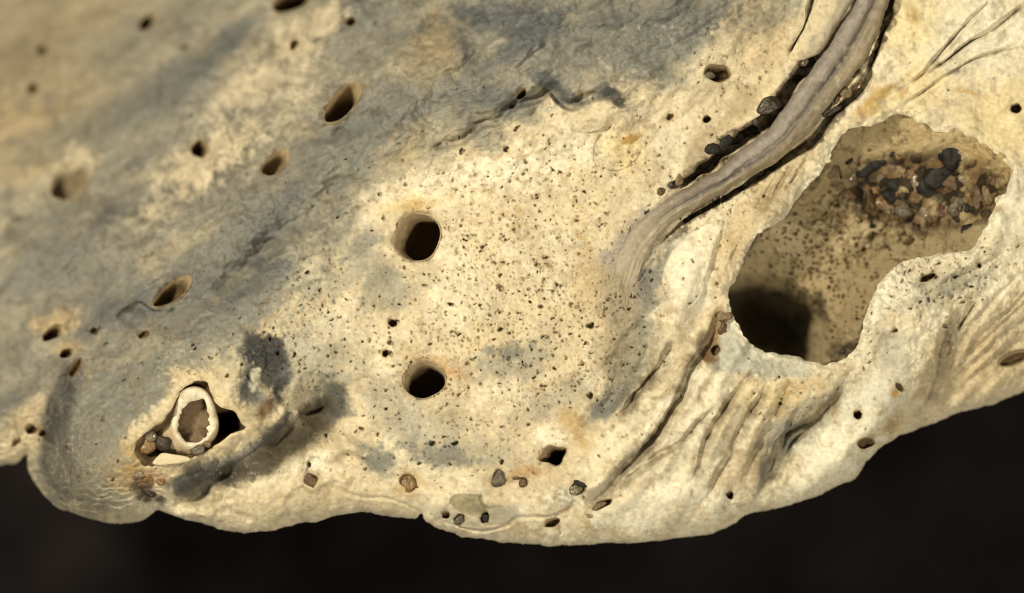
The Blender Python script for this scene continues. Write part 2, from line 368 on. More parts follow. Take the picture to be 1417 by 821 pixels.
def relief(U, V, fine=True):
    f = Field(U, V)
    z = base_depth(U, V)
    up = ss(60, -60, V - np.interp(U, GX, GY))          # grey far slope
    wu = 7 * fbm(U, V, 60, 3, 1); wv = 7 * fbm(U, V, 60, 3, 2)
    Uw, Vw = U + wu, V + wv
    z += 11 * fbm(U, V, 260, 3, 3)
    z += up * (10 * fbm(U, V, 120, 3, 4, deg=38, stretch=2.2) + 17 * fbm(U, V, 85, 4, 25, deg=36, stretch=1.5) + 4 * fbm(U, V, 34, 3, 31, deg=30, stretch=1.5)) + 2.5 * fbm(U, V, 80, 3, 26)
    for (x, y, a, b, deg, h) in BUMPS:
        R = 1.7 * max(a, b) + 20
        sl = f.win(x - R, x + R, y - R, y + R)
        p, q = rot(Uw[sl] - x, Vw[sl] - y, deg)
        z[sl] += h * np.exp(-((p / a) ** 2 + (q / b) ** 2) * 1.1)
    for (pts, wd, dp, dk, ci) in FOLDS:
        if dp == 0: continue
        R = 3.2 * wd + 10
        sl = f.win(pts[:, 0].min() - R, pts[:, 0].max() + R, pts[:, 1].min() - R, pts[:, 1].max() + R)
        k = 0.35 if wd > 4 else 0.12
        d, t = dist_poly(U[sl] + k * wu[sl], V[sl] + k * wv[sl], pts, with_t=True)
        wv_n = fbm(U[sl], V[sl], 40, 3, 27)
        d = d / np.clip(0.85 + 0.55 * wv_n, 0.35, 1.6)
        prof = (np.exp(-(d / wd) ** 2) if wd > 15 else 0.55 * np.exp(-d / (0.8 * wd)) + 0.45 * np.exp(-(d / (1.6 * wd)) ** 2)) - 0.22 * np.exp(-((d - 2.2 * wd) / (0.9 * wd)) ** 2)
        z[sl] -= (0.45 if 10 < dp < 25 and wd < 15 and ci != 2 else 1.0) * dp * prof * ss(0, 0.2, t) * ss(1.0, 0.75, t) * np.clip(1.0 + 0.6 * fbm(U[sl], V[sl], 60, 2, 28), 0.2, 1.4)
    for (pts, h, L) in LAYERS:
        R = 4 * L + 10
        sl = f.win(pts[:, 0].min() - R, pts[:, 0].max() + R, pts[:, 1].min() - R, pts[:, 1].max() + R)
        sd, t = right_of(U[sl] + 0.45 * wu[sl] + 1.5 * fbm(U[sl], V[sl], 14, 2, 29), V[sl] + 0.45 * wv[sl], pts)
        soft = (4.5 if pts[:, 0].mean() > 600 else 18) if h != 17 else 24
        soft = soft * np.clip(1 + 0.8 * fbm(U[sl], V[sl], 45, 2, 48), 0.45, 2.0)
        amp = 1.1 * ss(0, 0.2, t) * ss(1.0, 0.7, t) * np.clip(1.0 + 0.5 * fbm(U[sl], V[sl], 50, 2, 30), 0.3, 1.5)
        z[sl] -= h * amp * (ss(-soft, soft + 1, sd) * np.exp(-np.maximum(sd, 0) / L) - 0.25 * np.exp(-(np.minimum(sd + 2, 0) / 9) ** 2) * (sd < -2))
    # cream layer standing above the grey one
    sl = f.win(500, 900, 100, 270)
    stp = smooth_poly(STEP, 4)
    d = dist_poly(U[sl] + 0.25 * wu[sl], V[sl] + 0.25 * wv[sl], stp)
    below = V[sl] + 0.25 * wv[sl] > np.interp(U[sl] + 0.25 * wu[sl], stp[:, 0], stp[:, 1])
    sd = np.where(below, d, -d)
    g = ss(520, 700, U[sl]) * ss(900, 860, U[sl]) * ss(268, 215, V[sl])
    z[sl] += g * (14 * ss(-3, 6, sd) * np.exp(-np.maximum(sd, 0) / 60) - 20 * np.exp(-(np.minimum(sd + 4, 0) / 11) ** 2) * ss(4, -2, sd))
    for (pts, c, st_, so, h) in PATCHES:
        if h == 0: continue
        sl = f.win(pts[:, 0].min() - 30, pts[:, 0].max() + 30, pts[:, 1].min() - 30, pts[:, 1].max() + 30)
        dd = dist_poly(U[sl], V[sl], pts, True)
        z[sl] += h * ss(-so, so, np.where(inside_poly(U[sl], V[sl], pts), dd, -dd))
    # crevices on both sides of the ridge
    for pts, wd, dp in ((CREV_L, 12, 36), (CREV_R, 8, 26)):
        pts = smooth_poly(pts, 5)
        sl = f.win(pts[:, 0].min() - 60, pts[:, 0].max() + 60, pts[:, 1].min() - 60, pts[:, 1].max() + 60)
        d, t = dist_poly(U[sl] + 0.5 * wu[sl], V[sl] + 0.5 * wv[sl], pts, with_t=True)
        wloc = wd * (0.75 + 0.5 * fbm(U[sl], V[sl], 30, 2, 9)) * (1 if wd > 10 else 1 - 0.4 * ss(0.35, 0.6, t))
        z[sl] -= dp * ss(1.25, 0.55, d / np.maximum(wloc, 3)) * ss(1.0, 0.8, t) * ss(-0.02, 0.06, t)
    # sunken bed below the ridge
    cl = 0.5 * (RLs[:118:2] + RRs[:118:2])
    sl = f.win(840, 1290, -80, 400)
    d, t = dist_poly(U[sl], V[sl], cl, with_t=True)
    z[sl] -= 16 * ss(40, 12, d) * ss(1.0, 0.7, t)
    # rims that stand up round the cavity
    sl = f.win(940, 1480, 90, 580)
    d = dist_poly(U[sl], V[sl], CAV, True)
    z[sl] += (15 - 10 * ss(1180, 1100, U[sl]) * ss(430, 380, V[sl])) * np.exp(-(d / 26) ** 2) * (1 + 0.5 * fbm(U[sl], V[sl], 22, 3, 12))
    # lip layer
    if fine:
        m_up = up
        near = ss(150, -40, V - np.interp(U, GX, GY) )            # grey slope and its fringe
        lea = ss(230, -30, V - np.interp(U, GX, GY)) + 0.8 * np.exp(-(((U - 230) / 220) ** 2 + ((V - 480) / 90) ** 2))
        z += np.clip(lea, 0, 1) * ss(120, 330, U + 0.5 * V) * (2.6 * fbm(U, V, 17, 3, 127, deg=30, stretch=1.5) + 1.6 * np.abs(fbm(U, V, 11, 2, 128)))
        z += near * (9.5 * fbm(U, V, 50, 4, 120, deg=34, stretch=1.7, gain=0.55) + 7.0 * np.abs(fbm(U, V, 30, 3, 121, deg=28, stretch=1.6)))
        z += 3.2 * (1 - near) * fbm(U, V, 44, 4, 122)
        bk = np.exp(-(((U - 365) / 34) ** 2 + ((V - 508) / 40) ** 2))
        z += 3.5 * bk * fbm(U, V, 7, 2, 124)
        tcz = np.exp(-(((U - 760) / 230) ** 2 + ((V - 60) / 75) ** 2))
        z += 6.0 * tcz * (1 - np.abs(fbm(U, V, 48, 3, 123, deg=12, stretch=1.8))) ** 2
        z += (0.4 + m_up * 2.6 * ss(250, 520, U + 0.6 * V)) * fbm(U, V, 34, 4, 15, deg=28, stretch=2.2)
        rg = 1 - np.abs(fbm(U, V, 46, 4, 17, deg=22, stretch=2.4))
        z += 3.2 * rg * m_up * ss(380, 620, U) * ss(300, 150, V)
        z += 0.55 * fbm(U, V, 14, 4, 18) + 1.8 * fbm(U, V, 55, 3, 24)
        rough = ss(960, 1010, U) * ss(1260, 1120, U) * ss(150, 230, V) * ss(420, 380, V) + ss(1130, 1200, U) * ss(560, 480, V) * ss(330, 380, V) * 0.9 + ss(1020, 1060, U) * ss(1200, 1160, U) * ss(500, 520, V) * ss(640, 560, V)
        z += 2.4 * rough * fbm(U, V, 9, 3, 19)
        def terr(wl, seed, deg, stretch, n, sharp=0.86):
            tr = fbm(U, V, wl, 4, seed, deg=deg, stretch=stretch) * n
            fr = tr - np.floor(tr)
            return fr * (1 - ss(sharp, 1.0, fr))
        mid_up = m_up * ss(330, 480, U + 0.3 * V)
        z += 4.0 * mid_up * terr(150, 101, 24, 2.0, 3, 0.72) + 2.0 * mid_up * terr(60, 102, 30, 2.2, 2, 0.65)
        z += 3.0 * (m_up - mid_up) * terr(170, 103, 36, 2.4, 3, 0.6)
        sw = np.exp(-(((U - 640) / 95) ** 2 + ((V - 150) / 65) ** 2))
        rs_ = np.hypot((U - 640 + wu) * 0.9, V - 95 + wv) / 13 + 0.6 * fbm(U, V, 30, 3, 104)
        fr = rs_ - np.floor(rs_)
        z += 3.2 * sw * fr * (1 - ss(0.8, 1.0, fr))
        z += 1.5 * ss(-30, 40, -(V - np.interp(U, GX, GY))) * np.abs(fbm(U, V, 12, 3, 105, deg=20, stretch=1.6))
        fo2 = ss(840, 900, U) * ss(420, 480, V) * ss(1290, 1180, U)
        z += 4.0 * fo2 * terr(130, 106, 57, 3.2, 2.0, 0.68)
        fl2 = ss(1250, 1310, U) * ss(380, 450, V)
        z += 2.2 * fl2 * terr(90, 108, 46, 4.5, 2.6, 0.6)
        z += 2.0 * ss(1190, 1260, U) * ss(190, 120, V) * terr(120, 109, 38, 3.5, 2, 0.7)
        tl = np.exp(-(((U - 180) / 150) ** 2 + ((V - 600) / 90) ** 2))
        z += 2.4 * tl * terr(60, 110, 50, 2.5, 2.4, 0.7) + 1.6 * tl * fbm(U, V, 8, 3, 111)
        fk = fbm(U, V, 70, 4, 114)
        z += 1.2 * ss(0.16, 0.34, fk) + 0.8 * ss(0.48, 0.6, fk)
        # striations down the folds and the right flank
        fo = ss(860, 940, U) * ss(440, 520, V) * ss(1230, 1150, U)
        z += 2.4 * fo * fbm(U, V, 26, 3, 20, deg=58, stretch=4)
        fl = ss(1270, 1330, U) * ss(380, 440, V)
        z += 3.0 * fl * fbm(U, V, 22, 4, 21, deg=48, stretch=5)
        lb = np.exp(-(((U - 90) / 60) ** 2 + ((V - 640) / 80) ** 2)) + np.exp(-(((U - 290) / 60) ** 2 + ((V - 655) / 30) ** 2))
        z += 3.0 * lb * fbm(U, V, 12, 3, 22, deg=70, stretch=3)
    return z

GX = [-300, -200, 0, 120, 250, 380, 470, 540, 620, 700, 760, 880, 960, 1040, 1100, 1200, 1800]
GY = [660, 640, 600, 520, 480, 420, 320, 245, 200, 172, 135, 122, 80, 30, 0, -80, -600]

def stamp_pits(U, V, z, pm):
    f = Field(U, V)
    U, V = U + 1.6 * fbm(U, V, 5.5, 2, 112), V + 1.6 * fbm(U, V, 5.5, 2, 113)
    for (x, y, a, b, deg, dp, dk) in PITS:
        R = max(a, b) + 2
        sl = f.win(x - R, x + R, y - R, y + R)
        if sl[0].stop <= sl[0].start or sl[1].stop <= sl[1].start: continue
        p, q = rot(U[sl] - x, V[sl] - y, deg)
        r2 = (p / a) ** 2 + (q / b) ** 2
        k = np.clip(1.25 - r2, 0, 1)
        z[sl] -= dp * 2.5 * np.sqrt(k) * (k > 0)
        pm[sl] = np.maximum(pm[sl], ss(1.2, 0.4, r2) * dk)

# ------------------------------------------------------------------ pigments (linear albedo)
CREAM = (0.60, 0.525, 0.375); IVORY = (0.80, 0.77, 0.64); YELLOW = (0.72, 0.62, 0.36); TAN = (0.38, 0.30, 0.17); WARM = (0.50, 0.40, 0.24)
GREY = (0.205, 0.214, 0.193); BLUE = (0.130, 0.141, 0.139); DARK = (0.055, 0.055, 0.055); BROWN = (0.16, 0.095, 0.04); OCHRE = (0.42, 0.27, 0.08); OLIVE = (0.30, 0.275, 0.19); PURPLE = (0.30, 0.27, 0.26); DIRT = (0.25, 0.20, 0.13)
PAL = [DIRT, GREY, (0.08, 0.06, 0.04)]
STAINS_AND_SHADE = [  # x, y, half length, half width, tilt, strength, colour
    (90, 90, 110, 60, 35, 0.4, (0.225, 0.205, 0.155)), (200, 20, 90, 40, 20, 0.4, (0.23, 0.215, 0.17)),  # these two darken the far corner, shade put into the colour
    (140, 600, 120, 90, 40, 0.8, (0.27, 0.25, 0.195)), (90, 600, 40, 95, -12, 0.7, (0.12, 0.118, 0.105)), (120, 680, 70, 26, -28, 0.6, (0.15, 0.14, 0.105)), (210, 520, 110, 34, 28, 0.5, (0.19, 0.188, 0.165)), (240, 510, 130, 50, 20, 0.5, (0.34, 0.315, 0.245)), (330, 420, 120, 40, 30, 0.35, GREY), (100, 690, 60, 30, -30, 0.5, (0.22, 0.2, 0.15)), (430, 470, 60, 60, 0, 0.25, GREY),
    (30, 60, 150, 120, 30, 0.35, TAN), (60, 200, 120, 30, 35, 0.35, TAN), (10, 190, 60, 50, 0, 0.5, WARM), (285, 225, 95, 30, 38, 0.7, CREAM), (320, 110, 60, 25, 40, 0.35, CREAM),
    (420, 55, 55, 25, 38, 0.8, CREAM), (440, 30, 40, 16, 30, 0.6, CREAM), (345, 130, 80, 20, 32, 0.5, CREAM), (250, 110, 130, 16, 40, 0.5, GREY), (310, 60, 70, 14, 38, 0.55, BLUE), (110, 180, 120, 22, 20, 0.4, GREY), (270, 140, 70, 18, 50, 0.4, GREY), (170, 80, 50, 40, 0, 0.35, GREY),
    (440, 190, 100, 22, 42, 0.5, GREY), (430, 270, 120, 26, 48, 0.6, GREY), (330, 330, 90, 30, 35, 0.55, GREY), (380, 300, 60, 18, 42, 0.5, BLUE), (180, 430, 90, 20, 25, 0.6, BLUE), (60, 380, 70, 30, 20, 0.45, GREY), (20, 480, 50, 14, 35, 0.4, GREY), (75, 445, 36, 16, 20, 0.7, WARM), (95, 483, 22, 10, 20, 0.6, WARM),
    (100, 235, 34, 20, 46, 0.7, CREAM), (60, 300, 80, 16, 35, 0.35, GREY), (150, 300, 60, 14, 50, 0.4, BLUE),
    (365, 362, 34, 13, 5, 0.85, BLUE), (330, 400, 60, 20, 20, 0.5, BLUE), (470, 390, 60, 25, 20, 0.45, GREY), (545, 400, 50, 30, 20, 0.35, GREY), (500, 345, 40, 14, 30, 0.55, GREY), (310, 440, 90, 28, 15, 0.45, GREY), (280, 480, 90, 30, 20, 0.3, GREY), (420, 505, 60, 50, -40, 0.30, GREY),
    (510, 210, 60, 22, 60, 0.55, GREY), (580, 150, 80, 30, 30, 0.55, GREY), (510, 60, 60, 30, 20, 0.55, GREY), (600, 80, 60, 30, 0, 0.3, TAN), (650, 25, 90, 30, 10, 0.5, GREY), (740, 45, 70, 18, 38, 0.85, BLUE), (650, 20, 26, 14, -20, 0.8, BLUE), (645, 75, 12, 26, 20, 0.6, BLUE), (610, 50, 30, 30, 0, 0.4, TAN),
    (700, 140, 50, 14, -10, 0.65, BLUE), (765, 112, 20, 12, -40, 0.9, BLUE), (790, 138, 22, 12, -30, 0.85, BLUE), (846, 128, 24, 11, -35, 0.9, BLUE), (730, 160, 30, 12, -20, 0.5, GREY), (800, 120, 18, 10, 0, 0.4, PURPLE), (860, 60, 120, 40, 10, 0.5, GREY), (940, 40, 70, 30, 20, 0.55, GREY), (900, 95, 50, 12, -12, 0.6, GREY), (990, 20, 50, 20, 30, 0.4, GREY),
    (870, 15, 90, 22, 0, 0.35, BLUE), (660, 180, 45, 18, -50, 0.45, GREY), (560, 205, 40, 14, 40, 0.35, TAN), (480, 250, 30, 14, 40, 0.5, GREY), (350, 300, 60, 12, 40, 0.4, GREY),
    (640, 250, 110, 28, 12, 0.35, IVORY), (800, 210, 60, 30, 0, 0.4, IVORY), (690, 230, 50, 14, 10, 0.5, IVORY), (860, 205, 30, 32, 0, 0.55, YELLOW), (870, 192, 16, 5, 20, 0.7, OCHRE), (928, 162, 8, 6, 0, 0.7, OCHRE), (570, 285, 40, 12, 10, 0.5, YELLOW),
    (520, 640, 30, 22, -45, 0.65, BLUE), (505, 625, 36, 16, -40, 0.45, GREY), (625, 632, 50, 14, -8, 0.6, BLUE), (640, 625, 70, 24, -5, 0.35, GREY), (590, 590, 60, 30, 0, 0.25, GREY), (720, 495, 70, 22, 10, 0.45, GREY), (700, 480, 26, 10, 0, 0.5, BLUE), (540, 560, 50, 30, -30, 0.3, GREY), (760, 560, 60, 20, 25, 0.35, GREY),
    (835, 565, 40, 14, 40, 0.8, GREY), (850, 545, 36, 20, 50, 0.5, GREY), (865, 480, 30, 60, -20, 0.5, GREY), (885, 440, 24, 70, -8, 0.5, GREY), (870, 380, 30, 40, 45, 0.55, PURPLE), (850, 420, 24, 60, 20, 0.45, TAN), (835, 480, 20, 40, 10, 0.35, TAN), (810, 400, 14, 60, -15, 0.4, WARM), (900, 390, 14, 40, 0, 0.35, BLUE), (935, 335, 24, 14, 45, 0.8, BLUE), (925, 345, 40, 18, 45, 0.6, GREY), (880, 330, 40, 22, 42, 0.7, PURPLE),
    (362, 495, 33, 33, 20, 1.0, DARK), (380, 478, 20, 18, 0, 0.8, DARK), (355, 545, 30, 20, 0, 0.7, BLUE), (395, 520, 18, 26, 0, 0.6, BLUE), (345, 545, 16, 16, 0, 0.5, DARK), (352, 523, 7, 13, -5, 1.0, (0.42, 0.42, 0.34)), (352, 573, 30, 18, 30, 0.6, OLIVE), (372, 560, 22, 10, 60, 0.6, BROWN), (452, 545, 22, 18, -40, 0.65, BLUE), (470, 565, 24, 12, 30, 0.5, BLUE),
    (372, 635, 60, 15, 28, 0.85, (0.14, 0.12, 0.085)), (330, 650, 40, 12, 22, 0.6, DIRT), (290, 660, 60, 16, 22, 0.75, BLUE), (255, 668, 36, 16, 10, 0.5, BLUE),  # first entry paints the shade in the valley beside the lobe
    (78, 590, 16, 70, -8, 0.9, (0.10, 0.10, 0.10)), (95, 540, 12, 40, -20, 0.6, BLUE), (60, 640, 12, 40, 10, 0.5, GREY), (100, 650, 40, 50, -30, 0.55, BLUE), (135, 660, 50, 40, -20, 0.5, OLIVE), (150, 560, 70, 45, 30, 0.65, GREY), (190, 530, 70, 30, 20, 0.5, GREY), (215, 575, 60, 24, 42, 0.45, GREY), (180, 690, 50, 20, 0, 0.35, IVORY), (150, 650, 20, 16, 0, 0.5, DIRT),
    (185, 660, 24, 18, 30, 0.4, OCHRE), (205, 680, 26, 10, -40, 0.8, (0.10, 0.08, 0.06)), (220, 660, 24, 14, 0, 0.4, (0.36, 0.2, 0.09)), (180, 625, 16, 26, 0, 0.5, OCHRE), (195, 590, 30, 10, 42, 0.6, CREAM), (270, 518, 34, 12, 10, 0.6, (0.6, 0.5, 0.31)), (232, 560, 34, 10, 55, 0.7, CREAM), (320, 545, 30, 14, -40, 0.5, CREAM), (345, 605, 24, 12, 35, 0.3, CREAM),
    (35, 605, 26, 12, 25, 0.6, OCHRE), (15, 620, 40, 20, 15, 0.7, CREAM), (10, 560, 30, 10, 40, 0.5, BLUE), (60, 560, 40, 14, 40, 0.4, CREAM), (30, 575, 40, 10, 35, 0.5, WARM), (36, 640, 12, 6, 20, 0.7, BROWN),
    (330, 715, 120, 20, 6, 0.3, IVORY), (440, 690, 120, 22, 6, 0.6, CREAM), (470, 640, 30, 30, 0, 0.6, CREAM), (430, 640, 24, 16, 20, 0.7, IVORY), (420, 655, 40, 14, 0, 0.5, IVORY),
    (648, 698, 26, 13, -10, 1.0, OLIVE), (688, 712, 30, 13, 5, 0.85, (0.36, 0.34, 0.28)), (655, 728, 50, 9, -14, 0.5, (0.42, 0.40, 0.33)), (625, 716, 30, 12, -20, 0.45, (0.4, 0.38, 0.32)), (792, 690, 30, 12, 30, 0.7, (0.30, 0.28, 0.22)), (850, 655, 50, 10, 50, 0.85, (0.26, 0.24, 0.20)), (820, 684, 26, 9, 25, 0.7, OLIVE), (722, 655, 26, 8, 10, 0.55, (0.45, 0.28, 0.14)), (690, 660, 18, 14, 0, 0.4, TAN), (983, 692, 8, 6.5, 30, 0.9, (0.32, 0.28, 0.19)), (974, 715, 5, 4, 0, 0.6, OCHRE),
    (565, 667, 20, 15, 0, 0.4, OCHRE), (430, 662, 15, 14, 0, 0.5, DIRT), (625, 515, 18, 8, -20, 0.6, (0.5, 0.33, 0.17)), (600, 497, 24, 8, 0, 0.4, OCHRE), (575, 290, 30, 10, 10, 0.4, OCHRE), (765, 605, 26, 14, 10, 0.6, IVORY), (800, 600, 14, 30, 30, 0.45, OCHRE),
    (900, 705, 110, 34, 6, 0.6, IVORY), (950, 560, 18, 70, -28, 0.6, IVORY), (905, 590, 12, 60, -34, 0.5, IVORY), (1000, 540, 14, 60, -28, 0.45, IVORY), (1040, 590, 12, 60, -26, 0.45, IVORY), (1050, 500, 55, 20, -15, 0.8, (0.50, 0.51, 0.45)), (1020, 480, 16, 30, 20, 0.6, (0.50, 0.50, 0.43)), (1085, 510, 30, 10, -10, 0.5, GREY),
    (1115, 545, 40, 22, 20, 0.5, WARM), (1060, 550, 40, 26, 0, 0.4, YELLOW), (960, 390, 26, 60, -12, 0.7, IVORY), (955, 350, 30, 40, 30, 0.5, IVORY), (1030, 320, 30, 70, -40, 0.55, WARM), (1070, 270, 40, 30, 50, 0.55, TAN), (1010, 370, 14, 50, -28, 0.5, TAN), (995, 455, 10, 34, -15, 0.85, (0.30, 0.20, 0.10)), (1000, 440, 14, 14, 0, 0.8, (0.36, 0.25, 0.12)), (985, 490, 10, 14, 30, 0.8, BROWN),
    (1128, 580, 16, 26, -40, 0.6, BLUE), (1120, 590, 40, 20, 50, 0.45, GREY), (1085, 610, 16, 34, -20, 0.55, GREY), (1145, 555, 10, 16, -40, 0.6, (0.13, 0.13, 0.13)), (1065, 650, 10, 30, -25, 0.5, GREY), (1180, 560, 50, 40, 40, 0.5, (0.60, 0.60, 0.52)), (1150, 640, 70, 30, 30, 0.5, IVORY), (1240, 540, 34, 46, -20, 0.4, (0.55, 0.53, 0.45)), (1230, 480, 30, 40, 30, 0.35, GREY),
    (1270, 400, 60, 22, 22, 0.40, GREY), (1330, 395, 40, 12, 20, 0.45, GREY), (1240, 400, 24, 20, 40, 0.5, IVORY), (1215, 420, 10, 40, -20, 0.6, IVORY), (1310, 450, 26, 24, 0, 0.7, IVORY), (1390, 390, 50, 24, 40, 0.5, IVORY), (1300, 480, 14, 40, -20, 0.4, TAN), (1370, 500, 80, 60, 40, 0.45, WARM), (1350, 560, 90, 20, 22, 0.45, CREAM), (1240, 540, 6, 8, 0, 0.8, OCHRE), (1232, 590, 12, 24, -40, 0.45, OCHRE), (1200, 612, 16, 10, 20, 0.7, TAN), (1215, 612, 20, 8, 10, 0.6, IVORY),
    (1320, 60, 130, 60, 25, 0.55, IVORY), (1260, 40, 40, 60, 10, 0.55, YELLOW), (1250, 150, 90, 30, 35, 0.5, YELLOW), (1390, 170, 60, 50, 0, 0.55, YELLOW), (1210, 140, 26, 12, 50, 0.7, (0.50, 0.36, 0.14)), (1225, 128, 14, 8, 30, 0.5, OCHRE), (1190, 165, 12, 26, -40, 0.45, OCHRE), (1340, 128, 20, 5, -15, 0.5, OCHRE), (1265, 20, 18, 8, -50, 0.5, OCHRE), (1395, 300, 26, 36, -20, 0.6, IVORY), (1380, 285, 8, 6, 0, 0.7, OCHRE), (1408, 250, 26, 20, 0, 0.5, (0.55, 0.52, 0.46)),
    (1060, 50, 40, 50, 30, 0.45, WARM), (1020, 120, 50, 60, 0, 0.35, CREAM), (1010, 160, 16, 50, -40, 0.4, TAN), (960, 220, 12, 40, -20, 0.5, DIRT), (1040, 140, 12, 40, -40, 0.4, TAN), (930, 200, 20, 40, 0, 0.3, IVORY), (1135, 30, 16, 40, -30, 0.4, (0.44, 0.42, 0.36)), (900, 130, 60, 20, -10, 0.5, CREAM), (780, 170, 50, 12, 10, 0.5, CREAM), (825, 160, 30, 20, 0, 0.6, CREAM),
    (1075, 20, 40, 20, 30, 0.4, GREY),
]

BANDS = [  # colour bands: points, width, strength, colour
    ([(540, 120), (490, 165), (450, 205), (405, 262), (350, 322), (300, 372), (210, 416), (120, 430), (60, 425)], 26, 0.68, (0.175, 0.178, 0.162)),
    ([(440, 270), (400, 300), (360, 335), (320, 372)], 16, 0.5, (0.11, 0.112, 0.104)),
    ([(0, 150), (80, 165), (150, 160), (230, 125), (290, 92), (340, 60)], 30, 0.55, (0.18, 0.185, 0.165)),
    ([(20, 230), (60, 200), (100, 180)], 16, 0.5, (0.17, 0.175, 0.16)),
    ([(40, 400), (60, 350), (90, 310), (150, 250), (180, 225)], 22, 0.45, (0.2, 0.205, 0.185)),
    ([(230, 240), (290, 225), (330, 190)], 26, 0.55, (0.50, 0.44, 0.31)),
    ([(235, 175), (300, 140), (370, 112), (420, 105)], 14, 0.6, (0.46, 0.42, 0.31)),
    ([(380, 75), (415, 45), (470, 10)], 20, 0.7, (0.55, 0.48, 0.34)),
    ([(190, 375), (230, 350), (265, 325)], 14, 0.5, (0.46, 0.39, 0.27)),
    ([(400, 300), (450, 275), (500, 240), (530, 200)], 18, 0.45, (0.46, 0.41, 0.30)),
    ([(1300, 440), (1250, 500), (1200, 570), (1140, 640), (1080, 690)], 30, 0.65, (0.74, 0.72, 0.60)),
    ([(960, 520), (930, 575), (900, 612), (870, 640)], 9, 0.55, (0.80, 0.76, 0.60)),
    ([(945, 590), (915, 615), (880, 650)], 4, 0.6, (0.84, 0.80, 0.64)),
    ([(905, 530), (880, 570), (850, 610), (810, 645)], 16, 0.5, (0.80, 0.76, 0.60)),
    ([(1010, 540), (985, 580), (960, 620)], 7, 0.5, (0.80, 0.76, 0.60)),
    ([(1035, 555), (1010, 600), (990, 640)], 7, 0.5, (0.80, 0.76, 0.60)),
    ([(300, 440), (350, 400), (380, 370)], 24, 0.4, (0.19, 0.19, 0.17)),
    ([(560, 130), (600, 90), (620, 60)], 30, 0.4, (0.30, 0.26, 0.18)),
    ([(540, 60), (600, 40), (660, 60), (655, 120)], 12, 0.45, (0.17, 0.18, 0.18)),
    ([(860, 95), (920, 80), (980, 40), (1040, 10)], 20, 0.5, (0.20, 0.21, 0.195)),
    ([(470, 200), (520, 160), (570, 110)], 22, 0.45, (0.2, 0.205, 0.19)),
]
BANDS += [([(560, 70), (640, 110), (720, 95), (800, 85), (880, 80), (950, 60), (1010, 20)], 34, 0.5, (0.185, 0.192, 0.18)), ([(700, 30), (780, 30), (860, 40), (940, 20)], 30, 0.45, (0.16, 0.17, 0.165)),
    ([(20, 330), (80, 370), (160, 400), (240, 430)], 34, 0.4, (0.19, 0.195, 0.175)), ([(60, 540), (120, 500), (200, 460), (300, 445), (370, 430)], 22, 0.4, (0.19, 0.188, 0.165)), ([(470, 300), (500, 345), (540, 395), (560, 420)], 24, 0.35, (0.24, 0.245, 0.225))]
BANDS = [(smooth_poly(p, 4), wd, st_, c) for (p, wd, st_, c) in BANDS]
SMOOTH = [([(468, 540), (450, 575), (412, 610), (360, 638), (305, 660)], 21, 0.9, (0.072, 0.063, 0.045)), ([(455, 535), (470, 560), (455, 580)], 12, 0.7, (0.12, 0.125, 0.115)),  # first stroke paints the lobe valley's shade into the colour
    ([(92, 520), (78, 565), (70, 610), (72, 650), (92, 685)], 17, 0.85, (0.075, 0.074, 0.068)), ([(120, 690), (90, 660), (85, 620)], 22, 0.5, (0.15, 0.142, 0.115)),
    ([(395, 578), (360, 612), (318, 640), (275, 655), (240, 664)], 8, 0.45, (0.115, 0.118, 0.11))]
SMOOTH = [(smooth_poly(p, 5), wd, st_, c) for (p, wd, st_, c) in SMOOTH]
